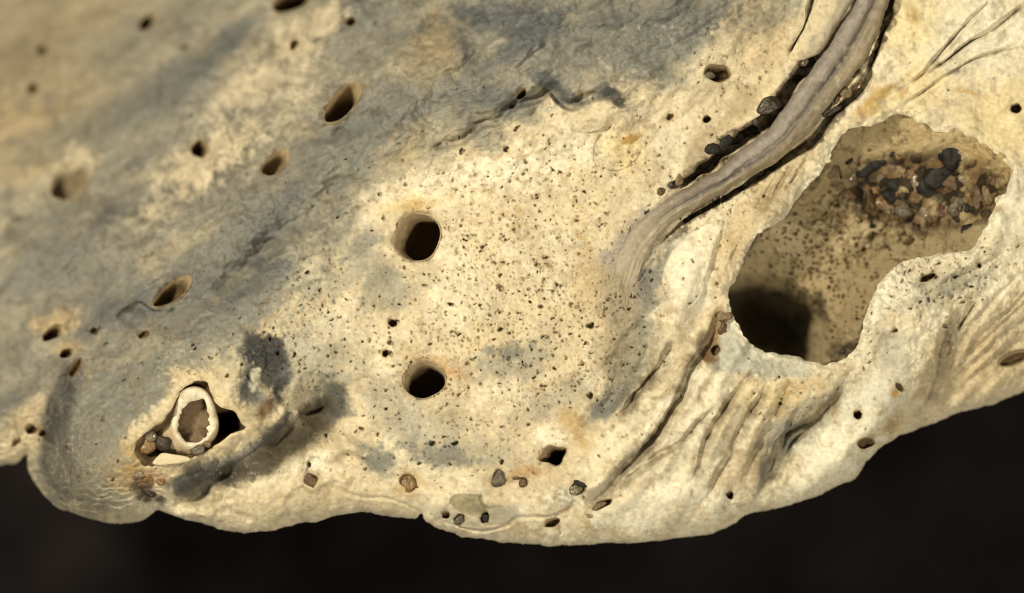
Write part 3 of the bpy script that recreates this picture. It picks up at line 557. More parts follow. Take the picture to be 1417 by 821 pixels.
PATCHES = [  # outline, colour, strength, softness, height
    ([(999, 305), (959, 319), (929, 347), (915, 383), (920, 402), (926, 416), (950, 430), (972, 410), (986, 361), (995, 330)], (0.82, 0.77, 0.62), 0.8, 2.5, 4),
    ([(1013, 430), (1030, 470), (1060, 492), (1124, 503), (1100, 520), (1062, 520), (1030, 512), (990, 505), (1002, 470)], (0.46, 0.475, 0.42), 0.9, 7, -5),
    ([(333, 486), (348, 468), (373, 466), (377, 479), (392, 482), (392, 504), (384, 517), (405, 521), (401, 536), (392, 552), (381, 539), (366, 532), (353, 528), (342, 545), (333, 563), (327, 539), (335, 515)], (0.045, 0.047, 0.050), 0.95, 9, -2),
    ([(347, 512), (357, 509), (361, 516), (357, 528), (353, 536), (347, 527)], (0.40, 0.40, 0.32), 1.0, 1.5, 1),
    ([(462, 540), (458, 562), (438, 592), (414, 612), (388, 636), (350, 655), (300, 668), (285, 664), (330, 642), (372, 606), (408, 580)], (0.075, 0.066, 0.046), 0.93, 9, 0),  # valley shade beside the lobe, painted dark brown
    ([(622, 692), (634, 684), (655, 685), (667, 686), (668, 696), (676, 703), (672, 712), (655, 713), (640, 710), (629, 702)], (0.29, 0.262, 0.175), 0.97, 1.2, -3),
    ([(676, 703), (690, 700), (708, 704), (714, 716), (704, 724), (680, 728), (664, 724), (672, 712)], (0.36, 0.335, 0.26), 0.85, 2.0, -2),
    ([(826, 700), (806, 690), (815, 680), (838, 664), (862, 640), (885, 615), (905, 588), (916, 592), (896, 625), (870, 655), (848, 680)], (0.27, 0.24, 0.185), 0.8, 4, -2),
    ([(905, 500), (880, 525), (858, 558), (832, 572), (815, 566), (838, 545), (868, 515)], (0.22, 0.21, 0.18), 0.75, 8, -2),
    ([(860, 345), (905, 300), (918, 318), (897, 350), (876, 400), (880, 450), (870, 500), (848, 520), (846, 470), (838, 420)], (0.30, 0.265, 0.20), 0.65, 10, 0),
    ([(735, 95), (760, 98), (785, 118), (800, 148), (780, 148), (765, 132), (740, 118)], (0.12, 0.13, 0.14), 0.8, 6, 0),
    ([(815, 136), (835, 120), (858, 128), (866, 148), (850, 138), (835, 134)], (0.09, 0.095, 0.10), 0.9, 5, 0),
    ([(690, 130), (712, 118), (740, 128), (752, 140), (716, 150), (700, 165), (680, 150)], (0.19, 0.205, 0.20), 0.75, 8, 0),
    ([(640, 8), (690, 0), (760, 20), (790, 35), (760, 62), (725, 72), (700, 50), (664, 40)], (0.115, 0.13, 0.14), 0.75, 14, 0),
    ([(85, 520), (104, 500), (108, 520), (98, 560), (96, 610), (100, 650), (78, 645), (66, 610), (70, 560)], (0.075, 0.076, 0.076), 0.85, 7, -3),
    ([(250, 668), (300, 640), (350, 618), (385, 580), (392, 588), (365, 622), (320, 652), (285, 676), (250, 684)], (0.13, 0.135, 0.135), 0.8, 6, 2),
    ([(60, 662), (90, 600), (130, 560), (150, 600), (150, 660), (180, 690), (150, 712), (100, 700)], (0.21, 0.205, 0.175), 0.6, 16, 0),
]
PATCHES += [([(470, 655), (500, 686), (440, 716), (340, 734), (260, 716), (330, 690), (400, 668)], (0.58, 0.50, 0.34), 0.6, 14, 0), ([(240, 668), (262, 652), (300, 640), (345, 622), (384, 590), (398, 572), (404, 582), (376, 618), (330, 652), (290, 676), (245, 690)], (0.10, 0.103, 0.10), 0.85, 4, 2)]
PATCHES = [(smooth_poly(p, 4, True), c, st_, so, h) for (p, c, st_, so, h) in PATCHES]

def lerp(col, m, c):
    for i in range(3):
        col[i] += (c[i] - col[i]) * m

def mult(col, m):
    for i in range(3):
        col[i] *= 1 - m * (0.6, 0.66, 0.74)[i]

def shell_color(U, V, pm=None):
    f = Field(U, V)
    n1 = fbm(U, V, 130, 4, 30); n2 = fbm(U, V, 38, 4, 31); n3 = fbm(U, V, 11, 3, 32)
    st = fbm(U, V, 90, 4, 33, deg=36, stretch=3.0)
    n5 = fbm(U, V, 4.5, 2, 41)
    wu = 14 * fbm(U, V, 46, 5, 34, gain=0.66); wv = 14 * fbm(U, V, 46, 5, 35, gain=0.66)
    Uw, Vw = U + wu, V + wv
    col = [np.full(U.shape, c, F) for c in CREAM]
    lerp(col, ss(-0.1, 0.9, n1) * (0.2 + 0.35 * ss(850, 1000, U)), IVORY)
    lerp(col, ss(0.1, 0.9, n2) * 0.25, YELLOW)
    lerp(col, ss(0.0, 1.0, -n2 + 0.4 * n1) * 0.3, TAN)
    fk = fbm(U, V, 70, 4, 114)
    lerp(col, ss(0.18, 0.28, fk) * 0.25, IVORY)
    lerp(col, ss(0.5, 0.54, fk) * 0.25, (0.78, 0.72, 0.55))
    d = np.interp(Uw, GX, GY) - Vw
    G = ss(-35, 45, d + 45 * n2)
    lerp(col, G * 0.88, (0.275, 0.265, 0.215))
    lerp(col, G * ss(-0.1, 0.7, st) * 0.5, GREY)
    lerp(col, G * ss(0.3, 0.9, -st) * 0.4, CREAM)
    lerp(col, G * ss(0.3, 0.9, n1) * 0.3, TAN)
    lerp(col, G * ss(0.35, 0.9, n2) * 0.35, BLUE)
    s2 = fbm(U, V, 22, 4, 42, deg=30, stretch=3.2); s3 = fbm(U, V, 9, 3, 43, deg=24, stretch=2.5)
    Gm = G * ss(250, 480, U + 0.3 * V)
    lerp(col, (0.35 * G + 0.3 * Gm) * ss(0.05, 0.8, s2), BLUE)
    lerp(col, (0.30 * G + 0.25 * Gm) * ss(0.1, 0.8, -s2), (0.52, 0.47, 0.35))
    lerp(col, Gm * ss(0.2, 0.9, s3) * 0.4, (0.13, 0.125, 0.11))
    lerp(col, Gm * ss(0.3, 0.9, -s3) * 0.4, (0.50, 0.47, 0.38))
    for (pts, wd, st_, c) in BANDS:
        R = 2.2 * wd + 30
        sl = f.win(pts[:, 0].min() - R, pts[:, 0].max() + R, pts[:, 1].min() - R, pts[:, 1].max() + R)
        k = min(1.0, wd / 24)
        dd, t = dist_poly(U[sl] + k * wu[sl], V[sl] + k * wv[sl], pts, with_t=True)
        m = ss(1.6, 0.3, dd / wd + 0.34 * n3[sl] + 0.30 * n2[sl] + 0.15 * n5[sl] + 0.6 * ss(0.2, 0, t) + 0.6 * ss(0.8, 1, t)) * st_
        for i in range(3):
            col[i][sl] += (c[i] - col[i][sl]) * m
    for (x, y, a, b, deg, s, c) in STAINS_AND_SHADE:
        R = 1.9 * max(a, b) + 26
        sl = f.win(x - R, x + R, y - R, y + R)
        if sl[0].stop <= sl[0].start or sl[1].stop <= sl[1].start: continue
        k = min(1.0, 0.25 + min(a, b) / 34.0)
        p, q = rot(U[sl] + k * wu[sl] - x, V[sl] + k * wv[sl] - y, deg)
        e = np.sqrt((p / a) ** 2 + (q / b) ** 2)
        m = ss(1.45, 0.45, e + 0.42 * n3[sl] + 0.34 * n2[sl] + 0.22 * n5[sl]) * min(1.0, 1.3 * s)
        for i in range(3):
            col[i][sl] += (c[i] - col[i][sl]) * m
    for (pts, c, st_, so, h) in PATCHES:
        sl = f.win(pts[:, 0].min() - 30, pts[:, 0].max() + 30, pts[:, 1].min() - 30, pts[:, 1].max() + 30)
        k = min(0.8, 0.08 * so)
        a, b = U[sl] + k * wu[sl], V[sl] + k * wv[sl]
        dd = dist_poly(a, b, pts, True)
        sdp = np.where(inside_poly(a, b, pts), dd, -dd) + 0.45 * so * n3[sl] + 0.35 * so * n5[sl]
        m = ss(-so, so, sdp) * st_
        for i in range(3):
            col[i][sl] += (c[i] * (1 + 0.25 * n3[sl]) - col[i][sl]) * m
    for (pts, wd, dp, dk, ci) in FOLDS:
        if dk == 0: continue
        R = 3 * wd + 10
        sl = f.win(pts[:, 0].min() - R, pts[:, 0].max() + R, pts[:, 1].min() - R, pts[:, 1].max() + R)
        dd, t = dist_poly(U[sl] + 0.2 * wu[sl], V[sl] + 0.2 * wv[sl], pts, with_t=True)
        m = np.exp(-(dd / (wd * (1.0 + 0.5 * n2[sl]))) ** 2) * dk * np.clip(0.75 + 0.6 * n3[sl], 0, 1) * ss(0, 0.2, t) * ss(1, 0.8, t) * np.clip(0.95 + 0.6 * n2[sl], 0.1, 1.2)
        for i in range(3):
            col[i][sl] += (PAL[ci][i] - col[i][sl]) * m
    for (pts, h, L) in LAYERS[:9]:
        R = 3 * L + 10
        sl = f.win(pts[:, 0].min() - R, pts[:, 0].max() + R, pts[:, 1].min() - R, pts[:, 1].max() + R)
        sd, t = right_of(U[sl] + 0.3 * wu[sl], V[sl] + 0.3 * wv[sl], pts)
        m = ss(-3, 3, sd) * np.exp(-np.maximum(sd, 0) / (0.55 * L)) * ss(0, 0.15, t) * ss(1.0, 0.8, t) * np.clip(0.62 + 0.35 * n2[sl] + 0.3 * n3[sl], 0, 0.9)
        for i in range(3):
            col[i][sl] += ((0.25, 0.215, 0.155)[i] - col[i][sl]) * m
    for (pts, wd, st_, c) in SMOOTH:
        R = 2.4 * wd + 10
        sl = f.win(pts[:, 0].min() - R, pts[:, 0].max() + R, pts[:, 1].min() - R, pts[:, 1].max() + R)
        dd, t = dist_poly(U[sl] + 0.15 * wu[sl], V[sl] + 0.15 * wv[sl], pts, with_t=True)
        m = ss(1.5, 0.35, dd / (wd * (0.55 + 0.45 * ss(0, 0.3, t) * ss(1.1, 0.6, t))) + 0.14 * n3[sl] + 0.10 * n5[sl]) * st_
        for i in range(3):
            col[i][sl] += (c[i] * (1 + 0.2 * n3[sl]) - col[i][sl]) * m
    # dirt that has settled in the crevices
    for pts, wd in ((CREV_L, 10.5), (CREV_R, 7)):
        pts = smooth_poly(pts, 5)
        sl = f.win(pts[:, 0].min() - 40, pts[:, 0].max() + 40, pts[:, 1].min() - 40, pts[:, 1].max() + 40)
        dd, t = dist_poly(Uw[sl], Vw[sl], pts, with_t=True)
        m = ss(1.3, 0.7, dd / (wd * (1 if wd > 10 else 1 - 0.45 * ss(0.35, 0.6, t)))) * 0.95 * ss(1.0, 0.85, t)
        for i in range(3):
            col[i][sl] += ((0.085, 0.060, 0.036)[i] - col[i][sl]) * m * np.clip(0.85 + 0.4 * n3[sl], 0, 1)
    # growth lines on folds and right flank
    fo = ss(860, 940, U) * ss(440, 520, V) * ss(1230, 1150, U)
    lerp(col, fo * ss(0.15, 0.8, fbm(U, V, 30, 3, 36, deg=58, stretch=5)) * 0.4, TAN)
    fl = ss(1260, 1330, U) * ss(370, 440, V)
    lerp(col, fl * ss(0.1, 0.8, fbm(U, V, 26, 4, 37, deg=48, stretch=6)) * 0.5, (0.42, 0.34, 0.2))
    ls = np.exp(-(((U - 290) / 60) ** 2 + ((V - 655) / 18) ** 2)) + 0.5 * np.exp(-(((U - 80) / 30) ** 2 + ((V - 640) / 70) ** 2))
    lg = np.where(U > 200, fbm(U, V, 9, 3, 45, deg=14, stretch=5), fbm(U, V, 12, 4, 46, deg=-72, stretch=4))
    lerp(col, np.clip(ls, 0, 1) * ss(0.0, 0.5, lg) * 0.7, (0.07, 0.07, 0.066))
    lerp(col, np.clip(ls, 0, 1) * ss(0.3, 0.8, -lg) * 0.4, (0.33, 0.31, 0.24))
    # fine speckle
    mult(col, ss(0.0, 0.9, n5) * 0.20)
    n6 = fbm(U, V, 7, 3, 125, gain=0.7); n7 = fbm(U, V, 24, 4, 126, gain=0.65)
    for i in range(3):
        col[i] *= np.clip(1 + 0.07 * n6 + 0.07 * n7, 0.6, 1.3)
    for i in range(3):
        col[i] *= 1 - G * (0.10, 0.095, 0.06)[i]
    mult(col, ss(0.15, 0.9, n3) * 0.34)
    lerp(col, ss(0.55, 0.95, -n3) * 0.20 * np.clip(col[0] / 0.5, 0, 1) ** 2, IVORY)
    spk = fbm(U, V, 5, 2, 38)
    lerp(col, ss(0.55, 1.1, spk) * 0.35 * (0.4 + 0.6 * G), (0.16, 0.14, 0.11))
    lum = np.clip(col[0] / 0.5, 0, 1) ** 2
    lerp(col, ss(0.6, 1.1, -spk) * 0.3 * (1 - 0.8 * G) * lum, (0.80, 0.77, 0.66))
    for (x, y, a, b) in [(815, 92, 70, 22), (900, 45, 60, 20), (345, 515, 14, 25), (260, 500, 80, 30), (90, 620, 30, 60), (310, 650, 60, 14)]:
        m = np.exp(-(((U - x) / a) ** 2 + ((V - y) / b) ** 2)) * ss(0.6, 0.85, fbm(U, V, 5, 2, 44))
        lerp(col, m * 0.3, (0.62, 0.60, 0.50))
    for (x, y, a, b) in [(580, 290, 34, 12), (690, 300, 40, 30), (1250, 120, 60, 30), (800, 330, 20, 40), (640, 270, 40, 10), (1100, 540, 40, 30)]:
        m = np.exp(-(((U - x) / a) ** 2 + ((V - y) / b) ** 2)) * ss(0.45, 0.8, fbm(U, V, 8, 2, 39))
        lerp(col, m * 0.6, OCHRE)
    if pm is not None:
        pn = 0.5 + 0.5 * fbm(U, V, 60, 2, 40)
        for i in range(3):
            pc = (0.15, 0.085, 0.025)[i] * (1 - pn) + (0.085, 0.07, 0.045)[i] * pn
            col[i] += (pc - col[i]) * np.clip(pm, 0, 1) * 0.8
    return col

# ------------------------------------------------------------------ materials
def new_mat(name):
    m = bpy.data.materials.new(name)
    m.use_nodes = True
    nt = m.node_tree
    return m, nt, nt.nodes['Principled BSDF']

def shell_material(name, rough=0.48, bump=0.28, fine=1.0, sss=0.0):
    m, nt, b = new_mat(name)
    N = nt.nodes; L = nt.links
    at = N.new('ShaderNodeAttribute'); at.attribute_name = 'pigment'
    tc = N.new('ShaderNodeTexCoord')
    n1 = N.new('ShaderNodeTexNoise'); n1.inputs['Scale'].default_value = 16; n1.inputs['Detail'].default_value = 6; n1.inputs['Roughness'].default_value = 0.65
    n2 = N.new('ShaderNodeTexNoise'); n2.inputs['Scale'].default_value = 45; n2.inputs['Detail'].default_value = 4
    L.new(tc.outputs['Object'], n1.inputs['Vector']); L.new(tc.outputs['Object'], n2.inputs['Vector'])
    mr = N.new('ShaderNodeMapRange'); mr.inputs['From Min'].default_value = 0.3; mr.inputs['From Max'].default_value = 0.7
    mr.inputs['To Min'].default_value = 0.84; mr.inputs['To Max'].default_value = 1.12
    L.new(n1.outputs['Fac'], mr.inputs['Value'])
    mx = N.new('ShaderNodeVectorMath'); mx.operation = 'SCALE'
    L.new(at.outputs['Color'], mx.inputs[0]); L.new(mr.outputs['Result'], mx.inputs['Scale'])
    L.new(mx.outputs['Vector'], b.inputs['Base Color'])
    rr = N.new('ShaderNodeMapRange'); rr.inputs['To Min'].default_value = rough - 0.12; rr.inputs['To Max'].default_value = rough + 0.2
    L.new(n2.outputs['Fac'], rr.inputs['Value']); L.new(rr.outputs['Result'], b.inputs['Roughness'])
    ad = N.new('ShaderNodeMath'); ad.operation = 'MULTIPLY_ADD'; ad.inputs[1].default_value = 0.5
    L.new(n2.outputs['Fac'], ad.inputs[0]); L.new(n1.outputs['Fac'], ad.inputs[2])
    bp = N.new('ShaderNodeBump'); bp.inputs['Strength'].default_value = bump * 1.15; bp.inputs['Distance'].default_value = 0.04 * fine
    L.new(ad.outputs['Value'], bp.inputs['Height']); L.new(bp.outputs['Normal'], b.inputs['Normal'])
    b.inputs['Specular IOR Level'].default_value = 0.16
    b.inputs['Subsurface Weight'].default_value = sss
    b.inputs['Subsurface Radius'].default_value = (1.0, 0.6, 0.3)
    b.inputs['Subsurface Scale'].default_value = 0.08
    return m

def grain_material(name, color, rough=0.18, trans=0.0, coat=0.3, var=0.5):
    m, nt, b = new_mat(name)
    N = nt.nodes; L = nt.links
    tc = N.new('ShaderNodeTexCoord'); oi = N.new('ShaderNodeObjectInfo')
    n1 = N.new('ShaderNodeTexNoise'); n1.inputs['Scale'].default_value = 2.2; n1.inputs['Detail'].default_value = 4
    ad = N.new('ShaderNodeVectorMath'); ad.operation = 'ADD'
    L.new(tc.outputs['Object'], ad.inputs[0]); L.new(oi.outputs['Random'], ad.inputs[1]); L.new(ad.outputs['Vector'], n1.inputs['Vector'])
    cr = N.new('ShaderNodeValToRGB')
    c = np.array(color)
    cr.color_ramp.elements[0].position = 0.3; cr.color_ramp.elements[0].color = (*(c * (1 - var)), 1)
    cr.color_ramp.elements[1].position = 0.75; cr.color_ramp.elements[1].color = (*np.minimum(c * (1 + var), 0.9), 1)
    L.new(n1.outputs['Fac'], cr.inputs['Fac']); L.new(cr.outputs['Color'], b.inputs['Base Color'])
    b.inputs['Roughness'].default_value = rough
    b.inputs['Transmission Weight'].default_value = trans
    b.inputs['IOR'].default_value = 1.5
    b.inputs['Coat Weight'].default_value = coat
    b.inputs['Coat Roughness'].default_value = 0.08
    bp = N.new('ShaderNodeBump'); bp.inputs['Strength'].default_value = 0.35; bp.inputs['Distance'].default_value = 0.15
    L.new(n1.outputs['Fac'], bp.inputs['Height']); L.new(bp.outputs['Normal'], b.inputs['Normal'])
    return m

M_SHELL = shell_material('shell_surface')
M_CAV = shell_material('shell_cavity', rough=0.6, bump=0.6, fine=1.4, sss=0.0)
M_RIDGE = shell_material('shell_ridge', rough=0.42, bump=0.3, fine=0.8)
M_WORM = shell_material('tube_lime', rough=0.5, bump=0.35, fine=0.7)
GM = {'black': grain_material('grain_black', (0.008, 0.007, 0.006), 0.65, 0, 0.0), 'dark': grain_material('grain_dark', (0.028, 0.018, 0.010), 0.38, 0.0, 0.1),
      'brown': grain_material('grain_brown', (0.12, 0.068, 0.028), 0.4, 0.2, 0.1), 'amber': grain_material('grain_amber', (0.36, 0.21, 0.08), 0.22, 0.5, 0.2),
      'clear': grain_material('grain_clear', (0.62, 0.52, 0.36), 0.08, 0.7, 0.5), 'tan': grain_material('grain_tan', (0.20, 0.142, 0.075), 0.5, 0.15, 0.05),
      'pink': grain_material('grain_pink', (0.15, 0.092, 0.05), 0.45, 0.3, 0.08), 'orange': grain_material('grain_orange', (0.22, 0.125, 0.05), 0.3, 0.1, 0.2),
      'grey': grain_material('grain_grey', (0.13, 0.11, 0.075), 0.35, 0.3, 0.15), 'white': grain_material('grain_white', (0.66, 0.62, 0.50), 0.45, 0.0, 0.1, 0.12),
      'olive': grain_material('grain_olive', (0.16, 0.135, 0.06), 0.12, 0.3, 0.5), 'red': grain_material('grain_red', (0.085, 0.04, 0.018), 0.2, 0.1, 0.3)}

# ------------------------------------------------------------------ mesh building
def world_xyz(U, V, Z):
    """pixel position + height (px) -> scene point on that line of sight"""
    z = Z / 100.0
    k = (D - z) / D / 100.0
    return (U - PXW / 2) * k, (PXH / 2 - V) * k, z

def build_mesh(name, U, V, Z, faces, col, mat, parent=None, smooth=True):
    U = np.asarray(U, float).ravel(); V = np.asarray(V, float).ravel(); Z = np.asarray(Z, float).ravel()
    x, y, z = world_xyz(U, V, Z)
    me = bpy.data.meshes.new(name)
    faces = np.asarray(faces, np.int32)
    n, k = faces.shape
    me.vertices.add(len(x))
    me.vertices.foreach_set('co', np.stack([x, y, z], 1).astype(F).ravel())
    me.loops.add(n * k)
    me.loops.foreach_set('vertex_index', faces.ravel())
    me.polygons.add(n)
    me.polygons.foreach_set('loop_start', np.arange(0, n * k, k, dtype=np.int32))
    me.polygons.foreach_set('loop_total', np.full(n, k, np.int32))
    me.update(calc_edges=True)
    if smooth:
        me.polygons.foreach_set('use_smooth', np.ones(n, bool))
    if col is not None:
        a = me.color_attributes.new('pigment', 'FLOAT_COLOR', 'POINT')
        c = np.ones((len(x), 4), F)
        for i in range(3):
            c[:, i] = np.clip(np.asarray(col[i]).ravel(), 0.004, 0.9)
        a.data.foreach_set('color', c.ravel())
    me.materials.append(mat)
    o = bpy.data.objects.new(name, me)
    sc.collection.objects.link(o)
    if parent: o.parent = parent
    return o

def grid_faces(h, wd, wrap=False):
    i = np.arange(h * wd).reshape(h, wd)
    if wrap:
        a = i[:-1]; b = np.roll(i, -1, 1)[:-1]; c = np.roll(i, -1, 1)[1:]; d = i[1:]
    else:
        a = i[:-1, :-1]; b = i[:-1, 1:]; c = i[1:, 1:]; d = i[1:, :-1]
    return np.stack([a.ravel(), d.ravel(), c.ravel(), b.ravel()], 1)

def thing(name, label, cat, loc=(0, 0, 0), group=None):
    o = bpy.data.objects.new(name, None)
    sc.collection.objects.link(o)
    o.location = loc
    o['label'] = label; o['category'] = cat
    if group: o['group'] = group
    return o

# ---- backdrop: dark cloth well behind the shell
def backdrop():
    m, nt, b = new_mat('dark_cloth')
    N = nt.nodes; L = nt.links
    tc = N.new('ShaderNodeTexCoord')
    n1 = N.new('ShaderNodeTexNoise'); n1.inputs['Scale'].default_value = 0.5; n1.inputs['Detail'].default_value = 5
    L.new(tc.outputs['Object'], n1.inputs['Vector'])
    cr = N.new('ShaderNodeValToRGB')
    cr.color_ramp.elements[0].position = 0.35; cr.color_ramp.elements[0].color = (0.0075, 0.0066, 0.0072, 1)
    cr.color_ramp.elements[1].position = 0.75; cr.color_ramp.elements[1].color = (0.019, 0.0165, 0.0175, 1)
    L.new(n1.outputs['Fac'], cr.inputs['Fac']); L.new(cr.outputs['Color'], b.inputs['Base Color'])
    b.inputs['Roughness'].default_value = 1.0
    b.inputs['Specular IOR Level'].default_value = 0.0
    n = 60
    g = np.linspace(-45, 45, n)
    X, Y = np.meshgrid(g, g)
    Zb = -11.0 + 0.35 * fbm(X * 100, Y * 100, 700, 3, 50)
    me = bpy.data.meshes.new('backdrop')
    me.from_pydata(np.stack([X.ravel(), Y.ravel(), Zb.ravel()], 1).tolist(), [], grid_faces(n, n)[:, ::-1].tolist())
    for p in me.polygons: p.use_smooth = True
    me.materials.append(m)
    o = bpy.data.objects.new('backdrop', me)
    sc.collection.objects.link(o)
    o['kind'] = 'structure'; o['label'] = 'black cloth backdrop far below the shell'
backdrop()

# ---- the shell's outer surface
STEPPX = 1.15
us = np.arange(-170, 1580, STEPPX); vs = np.arange(-170, 790, STEPPX)
U, V = np.meshgrid(us, vs); U = U.astype(F); V = V.astype(F)
Z = relief(U, V)
pm = np.zeros(U.shape, F)
stamp_pits(U, V, Z, pm)
C = shell_color(U, V, pm)

# signed distance to every cut (positive on the shell)
ed = dist_poly(U, V, EDGE)
edge_in = V < np.interp(U, EDGE[:, 0], EDGE[:, 1])
jag = 2.0 * fbm(U, V, 20, 4, 60, gain=0.6)
S = np.where(edge_in, ed, -ed) + jag
edge_d = np.maximum(S, 0)
# rounding off towards the free edge
lobe_k = ss(250, 190, U)
rr = np.clip(1 - edge_d / (34.0 + 46 * lobe_k), 0, 1)
Z -= (30 + 44 * lobe_k) * (1 - np.sqrt(np.maximum(1 - rr * rr, 0)))
rr = np.clip(1 - edge_d / 120.0, 0, 1)
Z -= 16 * rr * rr
lerp(C, 0.35 * np.exp(-edge_d / 9.0), IVORY)
stri = edge_d / 10.0 + 1.1 * fbm(U, V, 50, 3, 130) + 0.35 * fbm(U, V, 12, 2, 131)
fs = stri - np.floor(stri)
sm_ = ss(260, 180, U) * ss(100, 50, edge_d) * ss(2, 10, edge_d)
Z += 3.0 * sm_ * fs * (1 - ss(0.75, 1.0, fs))
for i in range(3): C[i] *= 1 - 0.35 * sm_ * np.exp(-((fs - 0.9) / 0.16) ** 2) * np.clip(0.6 + fbm(U, V, 20, 2, 132), 0, 1)
kind = np.zeros(U.shape, np.int8)
fld = Field(U, V)
def cut_poly(pts, jagamp, kid, jw=12):
    R = 70
    sl = fld.win(pts[:, 0].min() - R, pts[:, 0].max() + R, pts[:, 1].min() - R, pts[:, 1].max() + R)
    d = dist_poly(U[sl], V[sl], pts, True)
    s = np.where(inside_poly(U[sl], V[sl], pts), -d, d) + jagamp * fbm(U[sl], V[sl], jw, 3, 61 + kid)
    m = s < S[sl]
    kk = kind[sl]; kk[m] = kid
    S[sl] = np.minimum(S[sl], s)
    return sl, s
sl, s = cut_poly(CAV, 3.4, 1, 16)
for i in range(3): C[i][sl] += (IVORY[i] - C[i][sl]) * 0.6 * np.exp(-np.abs(s) / 10.0)
Z[sl] -= 13 * np.exp(-np.maximum(s, 0) / 9.0) * (1 + 0.35 * fbm(U[sl], V[sl], 12, 3, 63))
saddle = np.exp(-(((U[sl] - 1060) / 75) ** 2 + ((V[sl] - 500) / 45) ** 2))
Z[sl] -= 22 * saddle * np.exp(-np.maximum(s, 0) / 22.0)
sl, s = cut_poly(WORM, 1.6, 2)
for i in range(3): C[i][sl] += ((0.60, 0.50, 0.30)[i] - C[i][sl]) * 0.55 * np.exp(-np.abs(s) / 7.0)
Z[sl] -= 5 * np.exp(-np.abs(s) / 3.0)
ZSURF = Z.copy()                                   # used to seat everything else
def surf(u, v):
    fu = np.clip((np.asarray(u, float) - us[0]) / STEPPX, 0, len(us) - 2); fv = np.clip((np.asarray(v, float) - vs[0]) / STEPPX, 0, len(vs) - 2)
    i = fu.astype(int); j = fv.astype(int); a = fu - i; b = fv - j
    return (ZSURF[j, i] * (1 - a) + ZSURF[j, i + 1] * a) * (1 - b) + (ZSURF[j + 1, i] * (1 - a) + ZSURF[j + 1, i + 1] * a) * b
for k, h in enumerate(HOLES):
    x, y, a, b = h[:4]
    sl = fld.win(x - a * 1.5 - 6, x + a * 1.5 + 6, y - a * 1.5 - 6, y + a * 1.5 + 6)
    rel = hole_rel(U[sl], V[sl], k)
    gx, gy = np.gradient(rel, STEPPX)
    s = (rel - 1) / np.maximum(np.hypot(gx, gy), 0.02)
    m = s < S[sl]
    kk = kind[sl]; kk[m] = 3
    S[sl] = np.minimum(S[sl], s)
    Z[sl] -= (5.0 if a > 20 else 2.6) * np.exp(-np.maximum(s, 0) / (5.0 if a > 20 else 2.4)) * (1 + 0.5 * fbm(U[sl], V[sl], 8, 2, 62))      # worn rim
    for i in range(3): C[i][sl] += ((0.40, 0.31, 0.19)[i] - C[i][sl]) * 0.35 * np.exp(-np.maximum(s, 0) / 2.5)

Sq = 0.25 * (S[:-1, :-1] + S[1:, :-1] + S[:-1, 1:] + S[1:, 1:])
keep = Sq > 0
gv, gu = np.gradient(S, STEPPX)
gl = np.maximum(gu * gu + gv * gv, 0.15)
idx = np.arange(U.size).reshape(U.shape)
quads = np.stack([idx[:-1, :-1], idx[1:, :-1], idx[1:, 1:], idx[:-1, 1:]], -1)[keep]
used = np.zeros(U.size, np.int32)
np.add.at(used, quads.ravel(), 1)
border = (used > 0) & (used < 4)
border = border.reshape(U.shape)
border[0, :] = border[-1, :] = False; border[:, 0] = border[:, -1] = False
mv = np.clip(S / gl, -1.6, 1.6)
U2 = np.where(border, U - mv * gu, U); V2 = np.where(border, V - mv * gv, V)
# skirt: the thickness of the shell at every cut
e = np.concatenate([quads[:, [0, 1]], quads[:, [1, 2]], quads[:, [2, 3]], quads[:, [3, 0]]])
key = np.sort(e, 1).astype(np.int64); key = key[:, 0] * U.size + key[:, 1]
uq, inv, cnt = np.unique(key, return_inverse=True, return_counts=True)
be = e[cnt[inv] == 1]
H_, W_ = U.shape
vi = be // W_; ui = be % W_
ok = ((vi > 0) & (vi < H_ - 1) & (ui > 0) & (ui < W_ - 1)).all(1)
be = be[ok]
bverts = np.unique(be)
Uf, Vf, Zf, Kf = U2.ravel(), V2.ravel(), Z.ravel(), kind.ravel()
guf, gvf = gu.ravel(), gv.ravel()
gn = np.maximum(np.hypot(guf, gvf), 1e-3)
layersU, layersV, layersZ = [], [], []
for t in (0.25, 0.6, 1.0):
    dep = np.where(Kf[bverts] == 0, 34.0, np.where(Kf[bverts] == 1, 14.0, np.where(Kf[bverts] == 2, 12.0, 6.0))) * t
    inn = np.where(Kf[bverts] == 0, 12.0, np.where(Kf[bverts] == 3, 0.0, 5.0)) * t ** 2
    layersU.append(Uf[bverts] + inn * guf[bverts] / gn[bverts]); layersV.append(Vf[bverts] + inn * gvf[bverts] / gn[bverts]); layersZ.append(Zf[bverts] - dep)
remap = np.full(U.size, -1, np.int64)
uv = np.unique(quads.ravel())
remap[uv] = np.arange(len(uv))
q = remap[quads]
nb = len(bverts)
pos = np.full(U.size, -1, np.int64); pos[bverts] = np.arange(nb)
skirt = []
prev = remap[be]
for li in range(3):
    cur = len(uv) + li * nb + pos[be]
    skirt.append(np.stack([prev[:, 1], prev[:, 0], cur[:, 0], cur[:, 1]], 1))
    prev = cur
allU = np.concatenate([Uf[uv]] + layersU); allV = np.concatenate([Vf[uv]] + layersV); allZ = np.concatenate([Zf[uv]] + layersZ)
cols = [np.concatenate([c.ravel()[uv]] + [c.ravel()[bverts]] * 3) for c in C]
shell = thing('oyster_shell', 'weathered cream and grey oyster shell riddled with bore holes', 'shell', (0, 0, -1.0))
def under_shell(o):
    o.parent = shell
    o.matrix_parent_inverse.translation = (0, 0, 1.0)
    return o
under_shell(build_mesh('outer_surface', allU, allV, allZ, np.concatenate([q] + skirt), cols, M_SHELL))

